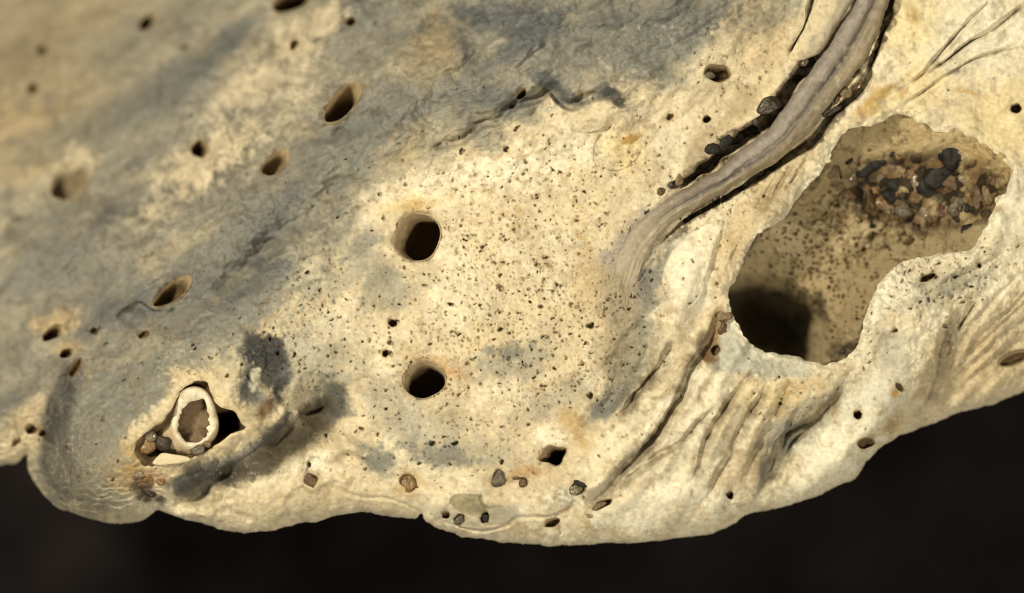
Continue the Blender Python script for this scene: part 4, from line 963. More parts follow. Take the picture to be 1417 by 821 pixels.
# ---- bore holes: each a lined tube sunk below its rim
def bore_hole(k):
    x, y, a, b, deg, dep, lx, ly, void, label = HOLES[k]
    n = 56 if a > 15 else 32
    th = np.linspace(0, 2 * math.pi, n, endpoint=False)
    rim = wobble(th, k, 0.12 if a > 20 else 0.24)
    if k == 4: rim = rim * (1 + 0.13 * np.cos(4 * th))
    c, s = math.cos(math.radians(deg)), math.sin(math.radians(deg))
    if void:
        prof = [(0, 1.06, 1.5), (0, 1.0, 3), (0.2, 0.97, 0), (0.45, 0.93, 0), (0.7, 0.90, 0), (0.9, 0.885, 0), (1.0, 0.90, 0), (1.15, 1.05, 0), (1.6, 1.3, 0), (2.6, 1.5, 0), (4.0, 1.45, 0), (5.0, 1.1, 0), (5.5, 0.5, 0), (5.6, 0.02, 0)]
    else:
        prof = [(0, 1.06, 1.5), (0, 1.0, 3), (0.15, 0.97, 0), (0.3, 0.94, 0), (0.5, 0.92, 0), (0.7, 0.89, 0), (0.88, 0.83, 0), (0.97, 0.62, 0), (1.02, 0.36, 0), (1.05, 0.02, 0)]
    us_, vs_, zs_ = [], [], []
    for (t, r, drop) in prof:
        p = a * r * rim * np.cos(th); qq = b * r * rim * np.sin(th)
        uu = x + p * c + qq * s + lx * dep * t
        vv = y - p * s + qq * c + ly * dep * t
        if t == 0: z0 = surf(x + p * c + qq * s, y - p * s + qq * c) - drop; zz = z0
        else: zz = z0 * (1 - 0.5 * min(t, 1)) + z0.mean() * 0.5 * min(t, 1) - dep * t
        jit = 0.05 * min(a, 20) * min(t * 2, 1)
        us_.append(uu + jit * vnoise(th * 3 + 7 * t, np.full(n, t * 9.0 + k), 3)); vs_.append(vv + jit * vnoise(th * 3 + 7 * t, np.full(n, t * 9.0 + k + 50), 4)); zs_.append(zz)
    A, B, Cc = np.array(us_), np.array(vs_), np.array(zs_)
    T = np.repeat(np.array([p_[0] for p_ in prof])[:, None], n, 1)
    nz = fbm(A + 30 * T, B, 9, 3, 70)
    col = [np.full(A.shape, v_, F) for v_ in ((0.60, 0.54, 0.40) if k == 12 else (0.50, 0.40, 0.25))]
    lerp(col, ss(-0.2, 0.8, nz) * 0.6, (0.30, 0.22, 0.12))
    lerp(col, ss(0.3, 0.85, T) * (0.6 if k in (0, 8, 12) else 0.85), (0.13, 0.08, 0.035) if k == 0 else (0.075, 0.042, 0.016))  # shade inside the bore painted in, darker with depth
    Cc = Cc + 0.05 * min(a, 30) * fbm(A, B, 7, 3, 78) * (T > 0.1)
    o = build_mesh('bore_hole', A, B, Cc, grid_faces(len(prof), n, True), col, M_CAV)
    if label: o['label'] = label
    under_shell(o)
for k in range(len(HOLES)):
    bore_hole(k)

# ---- cavity: the broken-open chamber on the right
cu = np.arange(990, 1425, 1.3); cv = np.arange(140, 525, 1.3)
CU, CV = np.meshgrid(cu, cv); CU = CU.astype(F); CV = CV.astype(F)
cd = dist_poly(CU, CV, CAV, True)
cin = inside_poly(CU, CV, CAV)
cs = np.where(cin, cd, -cd)
rimz = relief(CU, CV, fine=False)
wxu = 8 * fbm(CU, CV, 40, 3, 71); wxv = 8 * fbm(CU, CV, 40, 3, 72)
along = ((1385 - CU - wxu) * 0.80 + (CV + wxv - 215) * 0.60)          # 0 at the upper right wall, grows to the lower left
dep = 9 + 0.26 * np.maximum(along, 0) + 26 * ss(0, 30, cs) * ss(20, 260, along)
pit = ss(1.35, 0.5, np.sqrt((np.maximum(CU + 1.8 * wxu - 1052, 0) / 72) ** 2 + ((CV + 1.2 * wxv - 470) / 70) ** 2))
dep += 170 * pit
# left wall slopes in rather than dropping straight
lw = np.exp(-(((CU - 1085) / 55) ** 2 + ((CV - 325) / 40) ** 2))
dep -= 62 * lw
# ledge between the grain pocket and the lower right wall
pk = ss(1.15, 0.75, np.sqrt(((CU + 0.6 * wxu - 1284) / 116) ** 2 + ((CV + 0.6 * wxv - 266) / 56) ** 2))
dep += 16 * pk
# upper smooth wall
up = np.exp(-(((CU - 1260) / 110) ** 2 + ((CV - 190) / 26) ** 2))
dep -= 8 * up
lr = np.exp(-(((CU - 1165) / 40) ** 2 + ((CV - 440) / 60) ** 2))
dep -= 40 * lr
dep += 26 * np.exp(-(((CU + 0.5 * wxu - 1129) / 7) ** 2 + ((CV + 0.5 * wxv - 420) / 17) ** 2))
dep += 24 * np.exp(-(((CU - 1172) / 20) ** 2 + ((CV - 487) / 9) ** 2))
gran = np.exp(-(((CU - 1185) / 62) ** 2 + ((CV - 300) / 36) ** 2))
dep -= (2.2 + 9 * gran) * fbm(CU, CV, 10, 2, 73) + 4 * fbm(CU, CV, 30, 3, 74)
bl = np.zeros(CU.shape, F); br_ = np.zeros(CU.shape, F); bj = np.zeros(CU.shape, F)
rb = np.random.RandomState(33); cf = Field(CU, CV)
for i in range(520):
    if i >= 260: x, y, r_ = rb.uniform(1165, 1385), rb.normal(266, 26), rb.uniform(4.5, 11)
    else: x, y, r_ = rb.normal(1180, 42), rb.normal(305, 26), rb.uniform(2.5, 5.5)
    sl = cf.win(x - r_, x + r_, y - r_, y + r_)
    if sl[0].stop <= sl[0].start or sl[1].stop <= sl[1].start: continue
    d2 = ((CU[sl] - x) ** 2 + ((CV[sl] - y) * rb.uniform(0.8, 1.3)) ** 2) / r_ ** 2
    hh = r_ * 0.75 * np.sqrt(np.clip(1 - d2, 0, 1)) + 0 * CU[sl]
    m = hh > bl[sl]
    bl[sl] = np.where(m, hh, bl[sl]); br_[sl] = np.where(m, rb.uniform(0, 1), br_[sl]); bj[sl] = np.where(m, 1.0, bj[sl])
dep -= bl
cpm = np.zeros(CU.shape, F)
for i in range(320):
    x, y, r_ = rb.normal(1130, 50), rb.normal(360, 55), rb.uniform(1.4, 3.2)
    sl = cf.win(x - r_ - 1, x + r_ + 1, y - r_ - 1, y + r_ + 1)
    if sl[0].stop <= sl[0].start or sl[1].stop <= sl[1].start: continue
    d2 = ((CU[sl] - x) ** 2 + (CV[sl] - y) ** 2) / r_ ** 2
    dep[sl] += 1.6 * r_ * np.sqrt(np.clip(1.2 - d2, 0, 1)); cpm[sl] = np.maximum(cpm[sl], ss(1.2, 0.4, d2))
CZ = rimz - dep
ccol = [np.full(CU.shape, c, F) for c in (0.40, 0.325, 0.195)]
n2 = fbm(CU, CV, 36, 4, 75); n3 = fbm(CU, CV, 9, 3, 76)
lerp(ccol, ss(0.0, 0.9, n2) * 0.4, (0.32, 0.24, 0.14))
lerp(ccol, up * 0.7, (0.50, 0.405, 0.235))  # upper wall painted paler, as if lit
lerp(ccol, lw * 0.75, (0.62, 0.52, 0.35))  # left wall painted paler, standing in for light on it
lerp(ccol, np.exp(-(((CU - 1365) / 40) ** 2 + ((CV - 235) / 34) ** 2)) * 0.7, (0.46, 0.34, 0.15))
lerp(ccol, pk * ss(-0.9, 0.2, n2 + 0.4 * n3) * 0.92, (0.085, 0.052, 0.025))
lerp(ccol, pk * bj * 0.93 * ss(0.50, 0.42, br_), (0.020, 0.015, 0.010))
lerp(ccol, pk * bj * 0.5 * ss(0.5, 0.85, br_), (0.17, 0.112, 0.058))
lerp(ccol, pk * bj * 0.4 * ss(0.92, 0.97, br_), (0.26, 0.14, 0.07))
lerp(ccol, (1 - pk) * bj * 0.5 * ss(0.3, 0.9, br_), (0.54, 0.47, 0.33))
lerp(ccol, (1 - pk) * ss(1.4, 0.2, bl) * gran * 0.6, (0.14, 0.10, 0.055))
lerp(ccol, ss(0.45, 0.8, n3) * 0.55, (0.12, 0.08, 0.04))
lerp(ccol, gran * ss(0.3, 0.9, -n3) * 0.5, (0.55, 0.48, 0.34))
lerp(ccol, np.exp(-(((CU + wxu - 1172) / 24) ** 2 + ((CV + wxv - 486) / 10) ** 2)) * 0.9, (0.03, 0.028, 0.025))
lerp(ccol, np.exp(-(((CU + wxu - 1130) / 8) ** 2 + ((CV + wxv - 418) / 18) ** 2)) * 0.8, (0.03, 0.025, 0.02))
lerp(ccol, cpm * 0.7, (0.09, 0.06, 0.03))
lerp(ccol, pit * 0.5, (0.10, 0.085, 0.065))  # shade of the deep end painted into the colour
ck = (0.25 * (cs[:-1, :-1] + cs[1:, :-1] + cs[:-1, 1:] + cs[1:, 1:])) > -14
ci = np.arange(CU.size).reshape(CU.shape)
cq = np.stack([ci[:-1, :-1], ci[1:, :-1], ci[1:, 1:], ci[:-1, 1:]], -1)[ck]
cuv = np.unique(cq); crm = np.full(CU.size, -1, np.int64); crm[cuv] = np.arange(len(cuv))
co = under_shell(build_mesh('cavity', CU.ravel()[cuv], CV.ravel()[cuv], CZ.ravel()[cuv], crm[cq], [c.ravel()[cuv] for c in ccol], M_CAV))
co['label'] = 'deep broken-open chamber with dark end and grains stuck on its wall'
def cav_z(u, v):
    i = int(np.clip((u - cu[0]) / 1.3, 0, len(cu) - 1)); j = int(np.clip((v - cv[0]) / 1.3, 0, len(cv) - 1))
    return float(CZ[j, i])

# ---- pocket in the lobe that holds the lime tube
wu_ = np.arange(170, 360, 1.3); wv_ = np.arange(510, 662, 1.3)
PU, PV = np.meshgrid(wu_, wv_); PU = PU.astype(F); PV = PV.astype(F)
pd = dist_poly(PU, PV, WORM, True); ps = np.where(inside_poly(PU, PV, WORM), pd, -pd)
PZ = relief(PU, PV, False) - 14 - 48 * ss(-2, 22, ps) - 80 * np.exp(-(((PU - 318) / 20) ** 2 + ((PV - 588) / 20) ** 2)) + 22 * np.exp(-(((PU - 205) / 20) ** 2 + ((PV - 625) / 20) ** 2)) + 4 * fbm(PU, PV, 16, 3, 80)
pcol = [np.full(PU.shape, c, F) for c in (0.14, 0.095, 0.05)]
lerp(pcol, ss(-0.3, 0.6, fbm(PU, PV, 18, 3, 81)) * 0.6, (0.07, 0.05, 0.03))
pk2 = (0.25 * (ps[:-1, :-1] + ps[1:, :-1] + ps[:-1, 1:] + ps[1:, 1:])) > -8
pi_ = np.arange(PU.size).reshape(PU.shape)
pq = np.stack([pi_[:-1, :-1], pi_[1:, :-1], pi_[1:, 1:], pi_[:-1, 1:]], -1)[pk2]
puv = np.unique(pq); prm = np.full(PU.size, -1, np.int64); prm[puv] = np.arange(len(puv))
po = under_shell(build_mesh('pocket', PU.ravel()[puv], PV.ravel()[puv], PZ.ravel()[puv], prm[pq], [c.ravel()[puv] for c in pcol], M_CAV))
po['label'] = 'brown hollow broken into the lobe at the lower edge'

# ---- ridge: the curved lamella standing between two crevices
def resample(P, n):
    d = np.concatenate([[0], np.cumsum(np.hypot(*np.diff(P, axis=0).T))]); d /= d[-1]
    t = np.linspace(0, 1, n)
    return np.stack([np.interp(t, d, P[:, 0]), np.interp(t, d, P[:, 1])], 1)
def loft(name, PL, PR, n, m, hfun, colfun, mat, tuck=26, squeeze=1.0):
    A = resample(smooth_poly(PL, 10), n); B = resample(smooth_poly(PR, 10), n)
    sv = np.linspace(-1, 1, m)
    t = np.linspace(0, 1, n)[:, None]
    s2 = sv[None, :]
    k = np.sin(sv * math.pi / 2)[None, :] * 0.5 + 0.5                 # finer near the edges
    kk = 0.5 + (k - 0.5) * squeeze
    u = A[:, :1] * (1 - kk) + B[:, :1] * kk; v = A[:, 1:] * (1 - kk) + B[:, 1:] * kk
    mid = 0.5 * (A + B)
    zb = np.array([float(base_depth(np.array([p[0]]), np.array([p[1]]))[0]) for p in mid])[:, None]
    ker = np.ones(9) / 9
    s_ = 2 * k - 1
    wob = 1.2 * fbm(u, v, 20, 3, 90)
    z = zb + hfun(t, s_, u, v)
    # tucked-under flanks
    un = np.concatenate([u[:, :1] + 3 * tuck / 26, u, u[:, -1:] - 4], 1); vn = np.concatenate([v[:, :1] + 2, v, v[:, -1:] - 3], 1)
    zn = np.concatenate([z[:, :1] - tuck, z, z[:, -1:] - tuck], 1)
    jx = np.concatenate([np.zeros((n, 1)), wob, np.zeros((n, 1))], 1)
    col = colfun(np.repeat(t, m, 1), np.repeat(s_, n, 0) if s_.shape[0] == 1 else s_, u, v)
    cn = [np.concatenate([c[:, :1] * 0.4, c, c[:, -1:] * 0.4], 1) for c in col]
    return under_shell(build_mesh(name, un + jx, vn + jx, zn, grid_faces(n, m + 2), cn, mat))
def ridge_h(t, s, u, v):
    h = (29 * (1 - t) + 16 * t) * ss(1.02, 0.72, t) - 10 * ss(0.8, 1.0, t)
    arch = np.maximum(1 - np.abs(s) ** 3.5, 0) ** 0.6
    z = h * arch - 4 * (1 - t)
    z = z - 6 * np.exp(-((s - 0.12 + 0.25 * (t - 0.4)) / 0.16) ** 2) * ss(0.05, 0.3, t) * ss(0.85, 0.6, t)
    z = z + 3.2 * fbm(s * 34 + 0 * t, t * 560 + 0 * s, 16, 4, 91, deg=90, stretch=7) + 1.3 * fbm(u, v, 9, 3, 92)
    return z
def ridge_c(t, s, u, v):
    col = [np.full(u.shape, c, F) for c in (0.28, 0.245, 0.20)]
    n = fbm(s * 40, t * 560, 22, 4, 93, deg=90, stretch=6); n3 = fbm(u, v, 10, 3, 94); n4 = fbm(u, v, 60, 3, 95)
    lerp(col, ss(0.25, -0.35, s + 0.3 * n4) * 0.8, (0.235, 0.212, 0.205))
    lerp(col, np.exp(-((s - 0.10 + 0.30 * (t - 0.4) + 0.2 * n4) / 0.24) ** 2) * ss(0.12, 0.3, t) * ss(0.98, 0.75, t) * 0.9, (0.11, 0.10, 0.095))
    lerp(col, ss(0.25, 0.7, s + 0.2 * n) * 0.7, (0.38, 0.315, 0.21))
    lerp(col, np.exp(-((s + 0.55 + 0.2 * n4) / 0.25) ** 2) * 0.45, (0.36, 0.33, 0.30))
    lerp(col, np.exp(-((s - 0.55) / 0.10) ** 2) * ss(0.3, 0.0, t) * 0.6, (0.62, 0.55, 0.40))
    lerp(col, np.exp(-((s - 0.25) / 0.18) ** 2) * ss(0.25, 0.05, t) * 0.7, (0.25, 0.20, 0.15))
    lerp(col, ss(0.0, 0.8, n) * 0.65, (0.20, 0.165, 0.13))
    lerp(col, ss(0.2, 0.9, -n) * 0.3, (0.46, 0.41, 0.33))
    lerp(col, ss(0.68, 0.92, t) * 0.8, (0.40, 0.355, 0.27))
    lerp(col, ss(0.35, 0.8, n3) * 0.35, (0.18, 0.15, 0.12))
    lerp(col, ss(0.5, 0.9, -n3) * 0.3, (0.60, 0.56, 0.46))
    return col
ro = loft('ridge', RL, RR, 360, 44, ridge_h, ridge_c, M_RIDGE, 26, 0.86)
ro['label'] = 'smooth curved grey ridge running between two grain-filled crevices'

# thin plate leaning on the ridge at the top
PLL = [(1152, -150), (1138, -40), (1128, 0), (1116, 32), (1102, 58), (1089, 80)]
PLR = [(1206, -150), (1192, -40), (1180, 0), (1156, 40), (1132, 74), (1106, 84)]
def plate_h(t, s, u, v):
    return 13 * np.sqrt(np.maximum(1 - np.abs(s) ** 4, 0)) * ss(1.0, 0.8, t) + 4 + 1.5 * fbm(u, v, 16, 3, 96)
def plate_c(t, s, u, v):
    col = [np.full(u.shape, c, F) for c in (0.60, 0.53, 0.38)]
    n = fbm(u, v, 26, 4, 97)
    lerp(col, ss(-0.1, 0.45, s + 0.5 * n) * 0.75, (0.36, 0.34, 0.28))
    lerp(col, ss(0.7, 1.0, s) * 0.6, (0.25, 0.17, 0.10))
    lerp(col, ss(0.0, 0.8, fbm(u, v, 9, 3, 118, deg=60, stretch=3)) * 0.45, (0.36, 0.29, 0.18))
    lerp(col, ss(0.3, 0.9, fbm(u, v, 5, 2, 119)) * 0.4, (0.22, 0.17, 0.11))
    lerp(col, ss(-0.75, -1.0, s) * 0.6, (0.70, 0.64, 0.48))
    return col
lo = loft('lamella', PLL, PLR, 120, 30, plate_h, plate_c, M_SHELL, 18)
lo['label'] = 'thin pale plate lying against the upper end of the ridge'

# ------------------------------------------------------------------ the lime tube in the pocket
def lime_tube():
    x0, y0 = 270.0, 582.0
    zc = float(np.median(surf(np.array([230, 300, 260, 290.0]), np.array([560, 545, 650, 630.0]))))
    x, y, z = world_xyz(np.array([x0]), np.array([y0]), np.array([zc - 50]))
    t = thing('worm_tube', 'broken white lime tube standing in the hollow of the lower lobe', 'worm tube', (float(x[0]), float(y[0]), float(z[0])))
    def put(o):
        o.parent = t
        o.matrix_parent_inverse.translation = -t.location
        return o
    n = 72
    th = np.linspace(0, 2 * math.pi, n, endpoint=False)
    def ring(cx, cy, pts):           # closed outline through picture points, resampled by angle
        P = smooth_poly(pts, 12, True)
        a = np.arctan2(-(P[:, 1] - cy), P[:, 0] - cx); r = np.hypot(P[:, 0] - cx, P[:, 1] - cy)
        o = np.argsort(a); a = a[o]; r = r[o]
        rr = np.interp((th + math.pi) % (2 * math.pi) - math.pi, np.r_[a[-1] - 2 * math.pi, a, a[0] + 2 * math.pi], np.r_[r[-1], r, r[0]])
        return cx + rr * np.cos(th), cy - rr * np.sin(th)
    inn = ring(268, 584, [(247, 588), (250, 572), (259, 560), (272, 553), (282, 554), (286, 565), (289, 582), (288, 598), (278, 610), (266, 613), (255, 609), (249, 601)])
    mid = ring(268, 584, [(241, 590), (245, 566), (253, 547), (267, 539), (281, 542), (289, 554), (294, 572), (296, 590), (289, 604), (277, 612), (264, 616), (250, 609)])
    out = ring(268, 584, [(236, 592), (241, 563), (250, 543), (267, 535), (283, 539), (294, 552), (300, 572), (302, 592), (292, 609), (278, 619), (262, 624), (246, 617)])
    base = ring(262, 590, [(214, 606), (224, 588), (240, 562), (262, 540), (284, 545), (298, 566), (303, 590), (296, 612), (278, 626), (255, 632), (235, 628), (219, 620)])
    br = np.clip(vnoise(th * 5, th * 0 + 3.3, 2), -1, 1)
    lowr = ss(0.9, 0.2, np.abs((th - 5.6 + math.pi) % (2 * math.pi) - math.pi))   # chipped inner lip at lower right
    chip = 4.5 * lowr * vnoise(th * 9, th * 0 + 8.1, 5) + 1.6 * vnoise(th * 6, th * 0 + 2.2, 6)
    # tilt: the rim is higher on the upper left
    def tilt(u, v): return -0.16 * (u - 268) - 0.10 * (584 - v) * -1 * 0
    rows = []; colr = []
    def row(uv, dz, c, jit=0):
        u, v = uv
        rows.append((u, v, zc + dz + tilt(u, v) + jit)); colr.append(c)
    row(base, -34, (0.30, 0.22, 0.13)); row(base, -22, (0.42, 0.33, 0.21))
    m1 = (0.5 * (base[0] + out[0]), 0.5 * (base[1] + out[1]))
    row(m1, -12, (0.52, 0.43, 0.30)); row(out, -3, (0.58, 0.49, 0.35)); 
    row((0.4 * out[0] + 0.6 * mid[0], 0.4 * out[1] + 0.6 * mid[1]), 2.0, (0.70, 0.64, 0.50), 0.8 * br)
    row(mid, 3.0, (0.76, 0.72, 0.60), 0.8 * br)
    def shrink(uv, k, du=0, dv=0): return (268 + (uv[0] - 268) * k + du, 584 + (uv[1] - 584) * k + dv)
    mi = (0.35 * mid[0] + 0.65 * inn[0], 0.35 * mid[1] + 0.65 * inn[1])
    row(mi, 2.0, (0.74, 0.70, 0.57), 0.8 * br)
    ic = (inn[0] + chip * np.cos(th), inn[1] - chip * np.sin(th))
    row(ic, -0.5, (0.68, 0.62, 0.48))
    A = np.array([r[0] for r in rows]); B = np.array([r[1] for r in rows]); Cz = np.array([r[2] for r in rows])
    col = [np.repeat(np.array([c[i] for c in colr])[:, None], n, 1).astype(F) for i in range(3)]
    nz = fbm(A, B, 14, 3, 98)
    lerp(col, ss(0.2, 0.9, nz) * 0.5, (0.34, 0.24, 0.13))
    Cz = Cz + 3.0 * fbm(A, B, 11, 3, 116)
    lerp(col, ss(0.1, 0.8, fbm(A, B, 6, 3, 117)) * 0.3, (0.40, 0.30, 0.18))
    o = put(build_mesh('tube_wall', A, B, Cz, grid_faces(len(rows), n, True)[:, ::-1], col, M_WORM))
    rows2 = [(ic[0], ic[1], zc - 0.5 + tilt(*ic))]
    for (k, dz, dd) in [(1.0, -7, 0.5), (0.97, -13, 1.0), (0.92, -19, 1.5), (0.8, -23, 2), (0.5, -26, 2), (0.02, -27, 2)]:
        u, v = shrink(ic, k, dd, dd)
        rows2.append((u, v, zc + dz + tilt(u, v) + 2.0 * fbm(u, v, 10, 2, 99)))
    A = np.array([r[0] for r in rows2]); B = np.array([r[1] for r in rows2]); Cz = np.array([r[2] for r in rows2])
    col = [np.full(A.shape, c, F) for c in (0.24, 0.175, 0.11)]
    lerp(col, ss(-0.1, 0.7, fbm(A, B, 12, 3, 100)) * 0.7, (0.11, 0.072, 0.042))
    col = [c for c in col]
    put(build_mesh('tube_lining', A, B, Cz, grid_faces(len(rows2), n, True)[:, ::-1], col, M_CAV))
lime_tube()

# ------------------------------------------------------------------ loose things lodged in the shell
import bmesh
def grain_mesh(seed, sub=3, rough=0.22, facet=False):
    bm = bmesh.new()
    bmesh.ops.create_icosphere(bm, subdivisions=sub, radius=1.0)
    r = np.random.RandomState(seed)
    planes = [(lambda d: d / np.linalg.norm(d))(r.normal(size=3)) for _ in range(9)]
    cuts = r.uniform(0.60, 0.9, 9)
    for v in bm.verts:
        p = np.array(v.co)
        for d, c in zip(planes, cuts):
            k = p @ d - c
            if k > 0 and seed < 6: p = p - d * k * (0.9 if facet else 0.7)
        p = p * (1 + rough * 0.5 * math.sin(3 * p[0] + seed) * math.cos(2.3 * p[1] + 2 * seed) + (0.30 if seed >= 6 else 0.07) * float(fbm(np.array([p[0] + 0.7 * p[2] + seed]) , np.array([p[1] - 0.6 * p[2]]), 0.8, 3, seed)[0]))
        v.co = p
    me = bpy.data.meshes.new('grain_shape')
    bm.to_mesh(me); bm.free()
    for p in me.polygons: p.use_smooth = True
    return me
SHAPES = [grain_mesh(s, 3, 0.25, s % 2 == 0) for s in range(10)]
def grain(x, y, a, b, deg, mat, label, group, z=None, lift=0.25, cat='grain', name='sand_grain', cav=False):
    zz = (cav_z(x, y) if cav else float(surf(x, y))) if z is None else z
    zz += lift * min(a, b)
    px, py, pz = world_xyz(np.array([float(x)]), np.array([float(y)]), np.array([zz]))
    k = random.randrange(6, 10) if mat == 'black' else random.randrange(6)
    me = SHAPES[k].copy()
    me.materials.clear(); me.materials.append(GM[mat])
    o = bpy.data.objects.new(name, me)
    sc.collection.objects.link(o)
    o.location = (px[0], py[0], pz[0])
    o.rotation_euler = (random.uniform(-0.2, 0.2), random.uniform(-0.2, 0.2), math.radians(deg))
    o.scale = (a / 100 * 1.12, b / 100 * 1.12, min(a, b) / 100 * 0.75)
    o['label'] = label; o['category'] = cat
    if group: o['group'] = group
    return o

G1 = 'grains on the chamber wall'; G2 = 'grains in the crevices beside the ridge'; G3 = 'grains around the lime tube'; G4 = 'grains plugging holes near the lower lip'
CAVG = [
    (1320, 206, 16, 24, -12, 'black', 'black ragged lump high under the chamber rim'),
    (1300, 240, 22, 14, 25, 'black', 'large black lump in the middle of the chamber wall'),
    (1287, 258, 15, 17, 10, 'black', 'black lump just below the largest black lump in the chamber'),
    (1194, 254, 13, 15, 20, 'black', 'black lump beside the pale oval grain in the chamber'),
    (1199, 233, 15, 9, 20, 'black', 'dark flat lump above the pale oval grain'),
    (1216, 224, 11, 8, 10, 'black', 'small black lump at the upper edge of the grain patch'),
    (1236, 211, 4, 8, -40, 'black', 'thin black sliver pointing up the chamber wall'),
    (1174, 222, 5, 5, 0, 'black', 'tiny black grain at the patch\'s upper corner'),
    (1163, 243, 4, 5, 0, 'black', 'tiny black star-shaped gap-like grain by the chamber\'s inner rim'),
    (1177, 239, 10, 13, 30, 'clear', 'pale oval translucent grain at the inner end of the patch'),
    (1153, 236, 11, 11, 0, 'tan', 'tan rounded grain next to the chamber\'s inner rim'),
    (1158, 255, 12, 8, 0, 'tan', 'tan flat grain below the pale oval grain'),
    (1243, 234, 16, 14, 0, 'pink', 'pinkish rounded grain in the upper middle of the patch'),
    (1244, 217, 5, 4, 0, 'amber', 'tiny glassy grain with a bright glint on the upper wall'),
    (1241, 257, 14, 11, 0, 'black', 'black glossy grain with a white glint below the pink grain'),
    (1236, 271, 11, 8, 0, 'black', 'black grain touching the glinting black grain from below'),
    (1258, 243, 8, 9, 0, 'red', 'dark red-brown grain right of the pink grain'),
    (1268, 249, 7, 9, 10, 'clear', 'small clear grain left of the large black lump'),
    (1222, 246, 9, 10, 0, 'grey', 'grey-brown grain between black lumps'),
    (1212, 263, 6, 6, 0, 'amber', 'small amber bead below the black lumps'),
    (1226, 236, 6, 6, 0, 'tan', 'small tan grain left of the pink grain'),
    (1322, 254, 21, 11, -20, 'pink', 'broad pinkish grain with a glossy top'),
    (1334, 248, 9, 6, -30, 'clear', 'glossy clear chip on top of the broad pinkish grain'),
    (1326, 284, 16, 16, 0, 'grey', 'grey rounded grain under the broad pinkish grain'),
    (1356, 278, 9, 16, 10, 'brown', 'tall brown grain near the outer chamber rim'),
    (1341, 289, 8, 7, 30, 'black', 'black spot-like grain on the grey rounded grain'),
    (1338, 318, 9, 7, 30, 'black', 'black grain low near the outer rim'),
    (1378, 253, 9, 8, -40, 'brown', 'brown grain tucked under the outermost rim'),
    (1369, 272, 8, 14, 30, 'tan', 'tan angular grain beside the tall brown grain'),
    (1281, 293, 10, 9, -20, 'clear', 'clear glassy grain with ring-like edge'),
    (1289, 303, 9, 7, 0, 'pink', 'small pinkish grain below the ring-edged glassy grain'),
    (1261, 305, 14, 8, 10, 'black', 'black flat lump on the lower edge of the patch'),
    (1252, 291, 13, 10, 0, 'grey', 'grey-brown grain above the lowest black lump'),
    (1303, 289, 13, 13, 0, 'red', 'dark red-brown rounded grain in the lower middle'),
    (1297, 275, 10, 8, 0, 'grey', 'grey grain below the large black lump'),
    (1320, 312, 24, 11, 8, 'tan', 'broad tan grain at the lower outer corner'),
    (1296, 312, 12, 7, 0, 'red', 'red-brown flat grain along the lower edge'),
    (1206, 316, 6, 6, 0, 'black', 'lone black grain below the amber bead'),
    (1164, 294, 8, 10, 0, 'orange', 'rusty orange grain on the granular wall'),
    (1175, 268, 7, 7, 0, 'amber', 'amber grain above the rusty orange one'),
    (1157, 270, 7, 6, 0, 'tan', 'tan grain above and left of the rusty orange one'),
    (1221, 279, 9, 9, 0, 'amber', 'amber rounded grain in the lower middle of the patch'),
    (1206, 276, 7, 6, 10, 'tan', 'small tan grain beside the amber rounded grain'),
    (1233, 289, 9, 7, -20, 'tan', 'tan grain right of the amber rounded grain'),
    (1265, 333, 16, 9, -5, 'brown', 'brown disc-shaped grain on the ledge below the patch'),
    (1170, 486, 8, 5, 20, 'dark', 'dark grain on the floor by the lower chamber rim'),
]
for (x, y, a, b, d_, m_, lb) in CAVG:
    q_ = 1.08 if m_ == 'black' else 0.98
    grain(x, y, a * q_, b * q_, d_, m_, lb, G1, cav=True, lift=-0.50)
